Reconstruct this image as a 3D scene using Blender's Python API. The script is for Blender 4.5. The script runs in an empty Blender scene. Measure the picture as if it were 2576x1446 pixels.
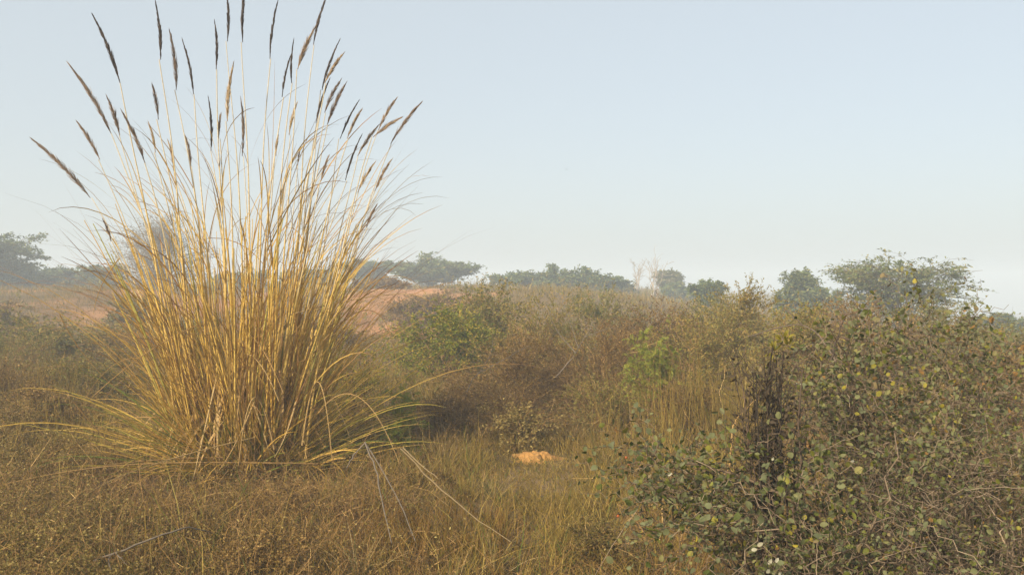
import bpy, math
import numpy as np
from mathutils import Vector

R = math.radians
SC = bpy.context.scene
COL = SC.collection
rng = np.random.default_rng(7)

# ------------------------------------------------------------------ camera
F = 2147.0            # focal length in pixels of a 2576 x 1446 view of the photograph
EYE = 1.6
HOR = 723.0
cam = bpy.data.cameras.new('camera')
cam.lens = 36.0 * F / 2576.0
cam.clip_end = 2000
cam.clip_start = 0.05
co = bpy.data.objects.new('camera', cam)
COL.objects.link(co)
co.location = (0, 0, EYE)
co.rotation_euler = (R(90), 0, 0)
SC.camera = co


def at(px, py, Y):
    return np.array([(px - 1288.0) / F * Y, Y, EYE - (py - HOR) / F * Y])


def sm(a, b, x):
    t = np.clip((np.asarray(x, float) - a) / (b - a), 0, 1)
    return t * t * (3 - 2 * t)


def noise2(x, y, s=0.0):
    return (np.sin(x * 1.0 + 1.3 + s) * np.cos(y * 0.83 + 0.4 + 2 * s) +
            0.6 * np.sin(x * 2.13 - y * 1.1 + 2.1 + s) + 0.4 * np.sin(x * 0.7 + y * 2.9 + 0.7 - s) +
            0.3 * np.sin(4.3 * x + 1.9 * y + s)) / 2.3


def ground_h(x, y):
    x = np.asarray(x, float)
    y = np.asarray(y, float)
    r = x / np.maximum(y, 2.0)
    h = 0.05 * noise2(x * 0.9, y * 0.9) + 0.10 * noise2(x * 0.23, y * 0.25, 1.0) * sm(9, 20, y)
    wl = 1 - sm(0.02, 0.42, r)
    edge = y + 2.2 * np.sin(x * 0.23 + 0.5) + 1.1 * np.sin(x * 0.71 + 1.0) + 0.5 * np.sin(x * 1.7)
    h = h + wl * sm(25, 41, edge) * 1.45
    h = h + wl * 0.35 * sm(45, 120, y) * (0.6 + 0.4 * np.sin(x * 0.06))
    h = h - (1 - wl) * 0.75 * sm(18, 75, y)
    h = h + 0.3 * noise2(x * 0.05, y * 0.05, 3.0) * sm(40, 120, y)
    h = h - sm(0.36, 0.54, r) * 0.038 * np.maximum(0, y - 20) * (1 - .3 * sm(60, 400, y))
    return h


# ------------------------------------------------------------------ objects
def tag(o, label=None, cat=None, group=None, kind=None):
    if label: o['label'] = label
    if cat: o['category'] = cat
    if group: o['group'] = group
    if kind: o['kind'] = kind
    return o


def empty(name, loc, label, cat, group=None):
    o = bpy.data.objects.new(name, None)
    o.empty_display_size = 0.2
    COL.objects.link(o)
    o.location = tuple(float(v) for v in loc)
    return tag(o, label, cat, group)


class Geo:
    """collects vertices, quads, a random tint and the position along each strand; builds ONE mesh"""
    def __init__(self):
        self.v, self.f, self.t, self.a, self.m = [], [], [], [], []
        self.n = 0

    def add(self, v, quads, tint, along, mat=0):
        self.v.append(np.asarray(v, np.float32))
        self.f.append(np.asarray(quads, np.int64) + self.n)
        self.t.append(np.asarray(tint, np.float32))
        self.a.append(np.asarray(along, np.float32))
        self.m.append(np.full(len(quads), mat, np.int32))
        self.n += len(v)

    def build(self, name, mats, parent=None, smooth=True, origin=None):
        if not isinstance(mats, (list, tuple)): mats = [mats]
        v = np.concatenate(self.v)
        if origin is not None:
            v = v - np.asarray(origin, np.float32)
        f = np.concatenate(self.f).astype(np.int32)
        me = bpy.data.meshes.new(name)
        k = f.shape[1]
        me.vertices.add(len(v))
        me.vertices.foreach_set('co', v.ravel())
        me.loops.add(f.size)
        me.loops.foreach_set('vertex_index', f.ravel())
        me.polygons.add(len(f))
        me.polygons.foreach_set('loop_start', np.arange(0, f.size, k, dtype=np.int32))
        me.polygons.foreach_set('loop_total', np.full(len(f), k, np.int32))
        me.polygons.foreach_set('material_index', np.concatenate(self.m))
        if smooth:
            me.polygons.foreach_set('use_smooth', np.ones(len(f), bool))
        for nm, d in (('tint', self.t), ('along', self.a)):
            at_ = me.attributes.new(nm, 'FLOAT', 'POINT')
            at_.data.foreach_set('value', np.concatenate(d))
        me.update(calc_edges=True)
        for m in mats: me.materials.append(m)
        o = bpy.data.objects.new(name, me)
        COL.objects.link(o)
        if parent is not None: o.parent = parent
        if origin is not None and parent is None:
            o.location = tuple(float(q) for q in origin)
        return o

    # C (N,S,3) centre lines, W (N,S) half widths, side (N,3)
    def ribbons(self, C, W, side, tint, mat=0, twist=None):
        N, S, _ = C.shape
        sd = np.repeat(side[:, None, :], S, 1)
        L = C - sd * W[..., None]
        Rr = C + sd * W[..., None]
        v = np.stack([L, Rr], 2).reshape(-1, 3)
        i = (np.arange(N)[:, None] * S + np.arange(S - 1)[None]) * 2
        q = np.stack([i, i + 1, i + 3, i + 2], -1).reshape(-1, 4)
        t = np.repeat(tint, S * 2)
        a = np.tile(np.repeat(np.linspace(0, 1, S), 2), N)
        self.add(v, q, t, a, mat)

    def tubes(self, C, Rd, tint, K=4, mat=0):
        N, S, _ = C.shape
        T = np.gradient(C, axis=1)
        T /= np.linalg.norm(T, axis=2, keepdims=True) + 1e-9
        ref = np.where(np.abs(T[..., 2:3]) > 0.85, np.array([1.0, 0.2, 0]), np.array([0, 0, 1.0]))
        # a constant reference per strand keeps the tube from twisting
        ref = np.repeat(ref[:, S // 2:S // 2 + 1], S, 1)
        A = np.cross(T, ref)
        A /= np.linalg.norm(A, axis=2, keepdims=True) + 1e-9
        B = np.cross(T, A)
        ang = np.arange(K) * 2 * math.pi / K
        ring = (C[:, :, None, :] + Rd[..., None, None] *
                (A[:, :, None, :] * np.cos(ang)[None, None, :, None] + B[:, :, None, :] * np.sin(ang)[None, None, :, None]))
        v = ring.reshape(-1, 3)
        b = (np.arange(N)[:, None, None] * S + np.arange(S - 1)[None, :, None]) * K
        k = np.arange(K)[None, None, :]
        k2 = (k + 1) % K
        q = np.stack([b + k, b + k2, b + K + k2, b + K + k], -1).reshape(-1, 4)
        t = np.repeat(tint, S * K)
        a = np.tile(np.repeat(np.linspace(0, 1, S), K), N)
        self.add(v, q, t, a, mat)

    # oval leaves: P base point, ax long axis, nm normal
    def leaves(self, P, ax, nm, ln, wd, tint, mat=0, rich=False, cup=0.15):
        N = len(P)
        ax = ax / (np.linalg.norm(ax, axis=1, keepdims=True) + 1e-9)
        sd = np.cross(nm, ax)
        sd /= np.linalg.norm(sd, axis=1, keepdims=True) + 1e-9
        n2 = np.cross(ax, sd)
        if rich:   # 3 x 4 grid with rounded outline, folded along the midrib
            us = [0.0, 0.22, 0.55, 0.85, 1.0]
            ws = [0.10, 0.42, 0.5, 0.30, 0.04]
            tmpl, al = [], []
            for u, w in zip(us, ws):
                for sgn in (-1, 0, 1):
                    tmpl.append((u, sgn * w, (cup * abs(sgn) * w * 1.3) - 0.25 * cup * 4 * (u - 0.5) ** 2))
                    al.append(u)
            quads = []
            for r_ in range(4):
                for c_ in range(2):
                    a0 = r_ * 3 + c_
                    quads.append((a0, a0 + 1, a0 + 4, a0 + 3))
        else:
            tmpl = [(0, 0, 0), (0.45, 0.5, cup * .4), (1, 0, -cup * .5), (0.45, -0.5, cup * .4)]
            al = [0, .45, 1, .45]
            quads = [(0, 1, 2, 3)]
        tm = np.array(tmpl)
        V = (P[:, None] + ax[:, None] * (tm[None, :, 0:1] * ln[:, None, None]) +
             sd[:, None] * (tm[None, :, 1:2] * wd[:, None, None]) + n2[:, None] * (tm[None, :, 2:3] * ln[:, None, None]))
        q = (np.arange(N)[:, None, None] * len(tmpl) + np.array(quads)[None]).reshape(-1, 4)
        self.add(V.reshape(-1, 3), q, np.repeat(tint, len(tmpl)), np.tile(np.array(al), N), mat)


def unit(v):
    return v / (np.linalg.norm(v, axis=-1, keepdims=True) + 1e-9)


def rdir(n, g=None):
    g = g or rng
    return unit(g.normal(size=(n, 3)))


def bez(a, b, c, S):
    t = np.linspace(0, 1, S)[None, :, None]
    return (1 - t) ** 2 * a[:, None] + 2 * t * (1 - t) * b[:, None] + t * t * c[:, None]


def pick(C, idx, t):
    """points and tangents on centre lines C at parameter t"""
    S = C.shape[1]
    u = np.clip(t, 0, 0.9999) * (S - 1)
    i = u.astype(int)
    f = (u - i)[:, None]
    a, b = C[idx, i], C[idx, i + 1]
    return a * (1 - f) + b * f, unit(b - a)


# ------------------------------------------------------------------ materials
def ramp_mat(name, stops, along=None, transl=0.25, rough=0.75, per_object=0.0, back=None, along_fac=1.0):
    m = bpy.data.materials.new(name)
    m.use_nodes = True
    nt = m.node_tree
    N, L = nt.nodes, nt.links
    for n in list(N): N.remove(n)
    out = N.new('ShaderNodeOutputMaterial')
    at_ = N.new('ShaderNodeAttribute'); at_.attribute_name = 'tint'
    cr = N.new('ShaderNodeValToRGB')
    el = cr.color_ramp.elements
    while len(el) > 1: el.remove(el[-1])
    el[0].position = stops[0][0]; el[0].color = (*stops[0][1], 1)
    for p, c in stops[1:]:
        e = el.new(p); e.color = (*c, 1)
    L.new(at_.outputs['Fac'], cr.inputs['Fac'])
    col = cr.outputs['Color']
    if along:
        a2 = N.new('ShaderNodeAttribute'); a2.attribute_name = 'along'
        c2 = N.new('ShaderNodeValToRGB')
        e2 = c2.color_ramp.elements
        while len(e2) > 1: e2.remove(e2[-1])
        e2[0].position = along[0][0]; e2[0].color = (*along[0][1], along[0][2])
        for p, c, al in along[1:]:
            e = e2.new(p); e.color = (*c, al)
        L.new(a2.outputs['Fac'], c2.inputs['Fac'])
        mx = N.new('ShaderNodeMix'); mx.data_type = 'RGBA'
        mt = N.new('ShaderNodeMath'); mt.operation = 'MULTIPLY'; mt.inputs[1].default_value = along_fac
        L.new(c2.outputs['Alpha'], mt.inputs[0])
        L.new(mt.outputs[0], mx.inputs['Factor'])
        L.new(col, mx.inputs['A']); L.new(c2.outputs['Color'], mx.inputs['B'])
        col = mx.outputs['Result']
    # small mottling of the surface itself
    tc = N.new('ShaderNodeTexCoord')
    no = N.new('ShaderNodeTexNoise'); no.inputs['Scale'].default_value = 60; no.inputs['Detail'].default_value = 2
    L.new(tc.outputs['Object'], no.inputs['Vector'])
    mr = N.new('ShaderNodeMapRange')
    mr.inputs['From Min'].default_value = .3; mr.inputs['From Max'].default_value = .7
    mr.inputs['To Min'].default_value = .78; mr.inputs['To Max'].default_value = 1.2
    L.new(no.outputs['Fac'], mr.inputs['Value'])
    hs = N.new('ShaderNodeHueSaturation')
    L.new(mr.outputs['Result'], hs.inputs['Value'])
    L.new(col, hs.inputs['Color'])
    col = hs.outputs['Color']
    if back:
        ge = N.new('ShaderNodeNewGeometry')
        mb = N.new('ShaderNodeMix'); mb.data_type = 'RGBA'
        mf = N.new('ShaderNodeMath'); mf.operation = 'MULTIPLY'; mf.inputs[1].default_value = 0.55
        L.new(ge.outputs['Backfacing'], mf.inputs[0])
        L.new(mf.outputs[0], mb.inputs['Factor'])
        L.new(col, mb.inputs['A']); mb.inputs['B'].default_value = (*back, 1)
        col = mb.outputs['Result']
    bs = N.new('ShaderNodeBsdfPrincipled')
    bs.inputs['Roughness'].default_value = rough
    bs.inputs['Specular IOR Level'].default_value = 0.25
    L.new(col, bs.inputs['Base Color'])
    sh = bs.outputs[0]
    if transl > 0:
        tr = N.new('ShaderNodeBsdfTranslucent')
        L.new(col, tr.inputs['Color'])
        ms = N.new('ShaderNodeMixShader'); ms.inputs['Fac'].default_value = transl
        L.new(sh, ms.inputs[1]); L.new(tr.outputs[0], ms.inputs[2])
        sh = ms.outputs[0]
    L.new(sh, out.inputs['Surface'])
    return m


M = {}
M['culm'] = ramp_mat('straw_stalk', [(0, (0.4692, 0.2976, 0.0765)), (.5, (0.5610, 0.3744, 0.1080)), (1, (0.3876, 0.2784, 0.0720))],
                     along=[(0, (.40, .27, .08), 0.4), (.45, (.55, .40, .13), .2), (.6, (.56, .45, .24), .6), (.8, (.52, .45, .32), .9)], transl=.05, rough=.5)
M['plain_culm'] = ramp_mat('golden_stalk', [(0, (0.4897, 0.3042, 0.0607)), (.5, (0.6233, 0.4237, 0.1012)), (.85, (0.4897, 0.3694, 0.0860)), (1, (0.2449, 0.2716, 0.0607))], transl=.05, rough=.5)
M['plume'] = ramp_mat('plume_hair', [(0, (0.0672, 0.0493, 0.0403)), (.35, (0.1120, 0.0784, 0.0560)), (.55, (0.2128, 0.1456, 0.0952)), (.78, (0.3360, 0.2352, 0.1456)), (1, (0.5600, 0.4144, 0.2240))], transl=.15, rough=.9)
M['blade'] = ramp_mat('cane_grass_blade', [(0, (0.1430, 0.1817, 0.0291)), (.2, (0.2702, 0.2270, 0.0416)), (.5, (0.4292, 0.2801, 0.0520)), (.8, (0.5246, 0.3482, 0.0779)), (1, (0.3497, 0.1817, 0.0468))],
                      along=[(0, (.4, .3, .1), 0), (.55, (.38, .24, .09), .2), (.8, (.24, .12, .065), .75), (1, (.16, .08, .06), .9)], transl=.25)
M['basal'] = ramp_mat('basal_blade', [(0, (0.1263, 0.1739, 0.0223)), (.3, (0.2166, 0.2135, 0.0312)), (.55, (0.4513, 0.3163, 0.0535)), (.8, (0.6498, 0.3954, 0.0802)), (1, (0.7943, 0.5218, 0.1426))], transl=.25)
M['dead'] = ramp_mat('dead_blade', [(0, (0.2330, 0.1411, 0.0450)), (.6, (0.3226, 0.1960, 0.0660)), (1, (0.3942, 0.2744, 0.1200))], transl=.1)
M['grass'] = ramp_mat('dry_grass', [(0, (0.0588, 0.0461, 0.0097)), (.15, (0.0908, 0.0645, 0.0132)), (.4, (0.1549, 0.1056, 0.0205)), (.65, (0.2137, 0.1415, 0.0266)), (.85, (0.2778, 0.1877, 0.0385)), (.94, (0.3846, 0.2820, 0.0783)), (1, (0.0908, 0.1180, 0.0156))], transl=.25)
M['tussock'] = ramp_mat('tussock_blade', [(0, (.055, .085, .02)), (.3, (.10, .105, .028)), (.55, (.20, .15, .05)), (.8, (.28, .195, .075)), (1, (.36, .27, .13))], transl=.25)
M['cane'] = ramp_mat('weathered_cane', [(0, (.15, .105, .05)), (.6, (.21, .15, .075)), (1, (.27, .21, .12))], transl=0)
M['russet'] = ramp_mat('russet_grass', [(0, (0.0658, 0.0341, 0.0074)), (.5, (0.1513, 0.0806, 0.0148)), (.85, (0.2171, 0.1240, 0.0230)), (1, (0.1053, 0.1054, 0.0161))], transl=.25)
M['twig'] = ramp_mat('dry_twig', [(0, (0.0948, 0.0531, 0.0186)), (.5, (0.1896, 0.1062, 0.0364)), (.85, (0.3034, 0.1768, 0.0647)), (1, (0.5689, 0.3684, 0.1455))], transl=0)
M['tinyleaf'] = ramp_mat('dusty_small_leaf', [(0, (0.0907, 0.0722, 0.0148)), (.45, (0.1633, 0.1228, 0.0295)), (.8, (0.2359, 0.1704, 0.0491)), (1, (0.3990, 0.3034, 0.1066))], transl=.25)
M['brownleaf'] = ramp_mat('withered_leaf', [(0, (0.0961, 0.0550, 0.0181)), (.5, (0.1834, 0.1071, 0.0315)), (.8, (0.2272, 0.1531, 0.0402)), (1, (0.3494, 0.2143, 0.0670))], transl=.2)
M['oliveleaf'] = ramp_mat('olive_leaf', [(0, (0.0820, 0.0942, 0.0176)), (.5, (0.1640, 0.1542, 0.0306)), (.8, (0.2369, 0.1919, 0.0416)), (1, (0.3279, 0.2228, 0.0603))], transl=.25)
M['greenleaf'] = ramp_mat('fresh_green_leaf', [(0, (0.0759, 0.1080, 0.0090)), (.5, (0.1856, 0.2025, 0.0162)), (.85, (0.3206, 0.2700, 0.0270)), (1, (0.5063, 0.3510, 0.0450))], transl=.35)
M['fernleaf'] = ramp_mat('feathery_leaflet', [(0, (0.1313, 0.1691, 0.0203)), (.5, (0.2363, 0.2536, 0.0365)), (1, (0.3675, 0.3260, 0.0567))], transl=.35)
M['yellowleaf'] = ramp_mat('yellow_leaf', [(0, (0.1816, 0.1560, 0.0194)), (1, (0.2616, 0.2192, 0.0324))], transl=.3)
M['acacia'] = ramp_mat('acacia_leaf', [(0, (0.0546, 0.0815, 0.0261)), (.5, (0.1094, 0.1451, 0.0435)), (.85, (0.1823, 0.1995, 0.0551)), (1, (0.2734, 0.2358, 0.0725))], transl=.25)
M['greytree'] = ramp_mat('wispy_tree_leaf', [(0, (0.1287, 0.1024, 0.0617)), (.5, (0.1859, 0.1433, 0.0803)), (1, (0.2717, 0.2048, 0.1111))], transl=.2)
M['bark'] = ramp_mat('acacia_bark', [(0, (.07, .05, .04)), (1, (.16, .12, .09))], transl=0)
M['palebark'] = ramp_mat('pale_bark', [(0, (.30, .24, .19)), (1, (.42, .35, .28))], transl=0)
M['jujube'] = ramp_mat('jujube_leaf', [(0, (0.0499, 0.0639, 0.0113)), (.35, (0.0937, 0.1064, 0.0177)), (.65, (0.1405, 0.1419, 0.0250)), (.80, (0.2029, 0.1845, 0.0298)), (.90, (0.3121, 0.2484, 0.0282)), (.955, (0.1561, 0.0879, 0.0242)), (1, (0.2340, 0.1278, 0.0363))],
                       transl=.25, back=(.14, .145, .085), rough=.6)
M['jtwig'] = ramp_mat('jujube_twig', [(0, (0.0600, 0.0391, 0.0240)), (.5, (0.1200, 0.0818, 0.0504)), (1, (0.2600, 0.1953, 0.1320))], transl=0)
M['darkstem'] = ramp_mat('dead_dark_stem', [(0, (0.0280, 0.0234, 0.0180)), (.6, (0.0680, 0.0495, 0.0360)), (1, (0.1360, 0.0900, 0.0630))], transl=0)
M['redleaf'] = ramp_mat('red_brown_dry_leaf', [(0, (0.0448, 0.0323, 0.0213)), (1, (0.0952, 0.0687, 0.0382))], transl=.2)
M['cream'] = ramp_mat('bleached_leaf', [(0, (0.2677, 0.2486, 0.1666)), (1, (0.3825, 0.3634, 0.2797))], transl=.2)
M['berry'] = ramp_mat('red_berry', [(0, (0.2640, 0.0640, 0.0128)), (1, (0.2640, 0.0832, 0.0192))], transl=0, rough=.35)
M['greystick'] = ramp_mat('grey_weathered_wood', [(0, (0.1020, 0.0796, 0.0578)), (1, (0.1721, 0.1377, 0.1040))], transl=0)
M['bird'] = ramp_mat('dark_feathers', [(0, (.05, .05, .05)), (1, (.09, .085, .08))], transl=0)


def ground_mat():
    m = bpy.data.materials.new('earth')
    m.use_nodes = True
    N, L = m.node_tree.nodes, m.node_tree.links
    bs = N['Principled BSDF']
    bs.inputs['Roughness'].default_value = .95
    bs.inputs['Specular IOR Level'].default_value = .1
    tc = N.new('ShaderNodeTexCoord')
    n1 = N.new('ShaderNodeTexNoise'); n1.inputs['Scale'].default_value = 1.1; n1.inputs['Detail'].default_value = 8
    L.new(tc.outputs['Object'], n1.inputs['Vector'])
    c1 = N.new('ShaderNodeValToRGB')
    c1.color_ramp.elements[0].position = .3; c1.color_ramp.elements[0].color = (.085, .058, .03, 1)
    c1.color_ramp.elements[1].position = .75; c1.color_ramp.elements[1].color = (.21, .14, .07, 1)
    L.new(n1.outputs['Fac'], c1.inputs['Fac'])
    n2 = N.new('ShaderNodeTexNoise'); n2.inputs['Scale'].default_value = .55; n2.inputs['Detail'].default_value = 7
    L.new(tc.outputs['Object'], n2.inputs['Vector'])
    c2 = N.new('ShaderNodeValToRGB')
    c2.color_ramp.elements[0].position = .35; c2.color_ramp.elements[0].color = (.35, .15, .06, 1)
    c2.color_ramp.elements[1].position = .7; c2.color_ramp.elements[1].color = (.50, .25, .11, 1)
    L.new(n2.outputs['Fac'], c2.inputs['Fac'])
    a = N.new('ShaderNodeAttribute'); a.attribute_name = 'tint'
    mx = N.new('ShaderNodeMix'); mx.data_type = 'RGBA'
    L.new(a.outputs['Fac'], mx.inputs['Factor'])
    L.new(c1.outputs['Color'], mx.inputs['A']); L.new(c2.outputs['Color'], mx.inputs['B'])
    L.new(mx.outputs['Result'], bs.inputs['Base Color'])
    bp = N.new('ShaderNodeBump'); bp.inputs['Strength'].default_value = .6; bp.inputs['Distance'].default_value = .08
    n3 = N.new('ShaderNodeTexNoise'); n3.inputs['Scale'].default_value = 9; n3.inputs['Detail'].default_value = 8
    L.new(tc.outputs['Object'], n3.inputs['Vector'])
    L.new(n3.outputs['Fac'], bp.inputs['Height'])
    L.new(bp.outputs['Normal'], bs.inputs['Normal'])
    return m


def redsoil(x, y):
    """where the bare red earth of the bank shows"""
    r = x / np.maximum(y, 2)
    edge = y + 2.2 * np.sin(x * 0.23 + 0.5) + 1.1 * np.sin(x * 0.71 + 1.0) + 0.5 * np.sin(x * 1.7)
    face = sm(23, 27, edge) * (1 - sm(43, 52, edge)) * (1 - sm(-0.02, 0.05, r))
    n = noise2(x * 0.55, y * 0.4, 5.0)
    a = sm(0.0 - .2 * (r < -.25), 0.5 - .1 * (r < -.25), n)
    gap = sm(-.22, -.18, r) * (1 - sm(-.10, -.03, r)) * sm(-.5, .1, noise2(x * 1.1, y * .7, 2.0))      # the open face right of the tall grass
    far = sm(44, 52, edge) * sm(.15, .5, noise2(x * .3, y * .2, 8.0)) * (1 - sm(.15, .3, r)) * (1 - sm(90, 120, y))
    return np.clip(face * np.maximum(a * .8, gap), 0, 1) * .95 + far * .3


# ------------------------------------------------------------------ ground
def build_ground():
    nx, ny = 300, 330
    u = np.linspace(-1, 1, nx)
    xs = np.sign(u) * (np.abs(u) ** 2.4) * 400 + u * 8
    w = np.linspace(0, 1, ny)
    ys = -30 + 30 * np.minimum(w / .06, 1) + np.clip((w - .06) / .94, 0, 1) ** 2.1 * 400
    X, Y = np.meshgrid(xs, ys)
    Z = ground_h(X, Y)
    red = redsoil(X, Y)
    Z = Z + red * .14 * noise2(X * 2.1, Y * 1.3, 2.0)
    v = np.stack([X, Y, Z], -1).reshape(-1, 3)
    i = (np.arange(ny - 1)[:, None] * nx + np.arange(nx - 1)[None]).reshape(-1)
    q = np.stack([i, i + 1, i + nx + 1, i + nx], -1)
    g = Geo()
    g.add(v, q, red.reshape(-1), np.zeros(len(v)))
    global GMIN
    GMIN = Z.min()
    o = g.build('ground', ground_mat())
    tag(o, kind='structure')


build_ground()

SAND = at(1347, 1166, 7.75)
SAND[2] = ground_h(SAND[0], SAND[1])
CL = np.array([(618 - 1288) / F * 7.5, 7.5])          # foot of the giant grass


def sand_mound():
    g = Geo()
    nr, na = 30, 80
    rr = np.linspace(0, 1, nr)
    an = np.arange(na) * 2 * math.pi / na
    A, RR = np.meshgrid(an, rr)
    lump = .85 + .2 * np.sin(3 * A + 1) + .1 * np.sin(5 * A + 2) + .07 * np.sin(9 * A)
    x = RR * .25 * lump * np.cos(A)
    y = RR * .27 * lump * np.sin(A)
    z = .052 * (1 - sm(0, 1, RR)) - .014 * RR ** 3 + .016 * (noise2(x * 26, y * 24, 1.0) + .6 * noise2(x * 61, y * 57, 4.0)) * (1 - RR ** 3)
    v = np.stack([x, y, z + .012], -1).reshape(-1, 3)
    i = (np.arange(nr - 1)[:, None] * na + np.arange(na)[None])
    j = (np.arange(nr - 1)[:, None] * na + (np.arange(na)[None] + 1) % na)
    q = np.stack([i, j, j + na, i + na], -1).reshape(-1, 4)
    g.add(v, q, rng.random(len(v)), np.zeros(len(v)))
    m = bpy.data.materials.new('orange_sand')
    m.use_nodes = True
    N, L = m.node_tree.nodes, m.node_tree.links
    bs = N['Principled BSDF']; bs.inputs['Roughness'].default_value = .95
    tc = N.new('ShaderNodeTexCoord')
    n1 = N.new('ShaderNodeTexNoise'); n1.inputs['Scale'].default_value = 34; n1.inputs['Detail'].default_value = 6
    L.new(tc.outputs['Object'], n1.inputs['Vector'])
    c1 = N.new('ShaderNodeValToRGB')
    c1.color_ramp.elements[0].position = .3; c1.color_ramp.elements[0].color = (.27, .13, .03, 1)
    c1.color_ramp.elements[1].position = .7; c1.color_ramp.elements[1].color = (.42, .215, .055, 1)
    L.new(n1.outputs['Fac'], c1.inputs['Fac']); L.new(c1.outputs['Color'], bs.inputs['Base Color'])
    bp = N.new('ShaderNodeBump'); bp.inputs['Distance'].default_value = .02; bp.inputs['Strength'].default_value = .8
    L.new(n1.outputs['Fac'], bp.inputs['Height']); L.new(bp.outputs['Normal'], bs.inputs['Normal'])
    o = g.build('sand_mound', m)
    o.location = SAND
    tag(o, 'small bare heap of orange sandy soil in the dry grass clearing', 'sand mound')


sand_mound()

# ------------------------------------------------------------------ giant cane grass
PLUMES = [  # tip x, tip y, foot x, foot y (units of the upper left crop), darkness tint, fullness
    (540, 100, 692, 480, .12, 1.25), (405, 382, 640, 770, .55, .8), (200, 815, 520, 1140, .5, .9), (455, 718, 575, 920, .6, .9),
    (622, 572, 690, 780, .5, .9), (710, 655, 835, 940, .5, .7), (898, 25, 925, 345, .1, 1.1), (980, 195, 1015, 520, .45, .8),
    (1055, 245, 1115, 545, .2, 1.0), (880, 500, 912, 690, .45, .8), (1238, 140, 1245, 400, .15, 1.1), (1302, -70, 1310, 240, .12, 1.1),
    (1416, -90, 1398, 245, .1, 1.15), (1600, 10, 1555, 340, .15, .9), (1890, -40, 1805, 260, .3, 1.0), (1812, 165, 1715, 400, .7, 1.0),
    (1690, 245, 1680, 480, .25, .9), (1672, 330, 1625, 560, .25, .9), (1950, 245, 1855, 520, .3, 1.0), (1970, 320, 1870, 480, .85, .9),
    (1895, 465, 1820, 710, .25, 1.0), (1955, 475, 1870, 650, .5, .9), (1985, 495, 1885, 720, .5, .9), (2062, 590, 1960, 800, .08, .9),
    (2075, 645, 2000, 800, .8, .8), (2078, 790, 1990, 1040, .06, .8), (2275, 580, 2180, 750, .7, .9), (2300, 685, 2150, 790, .7, .9),
    (2415, 605, 2250, 830, .65, .8), (2170, 735, 2060, 900, .8, .8), (2250, 930, 2160, 1100, .75, .8), (1202, 575, 1215, 870, .05, 1.0),
    (1340, 390, 1310, 700, .92, .8), (1390, 590, 1395, 900, .5, .6), (1270, 670, 1260, 800, .6, .8), (860, 720, 895, 880, .95, .6),
    (970, 820, 1005, 1005, .85, .6), (1072, 800, 1100, 960, .6, .7), (1730, 860, 1715, 950, .4, .7), (2165, 1190, 2110, 1310, .6, .7),
    (1890, 910, 1850, 1040, .7, .7), (2150, 950, 2060, 1110, .9, .8), (1705, 610, 1665, 780, .95, .7), (1600, 800, 1590, 900, .9, .7),
    (600, 1280, 640, 1390, .5, .7)]


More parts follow.
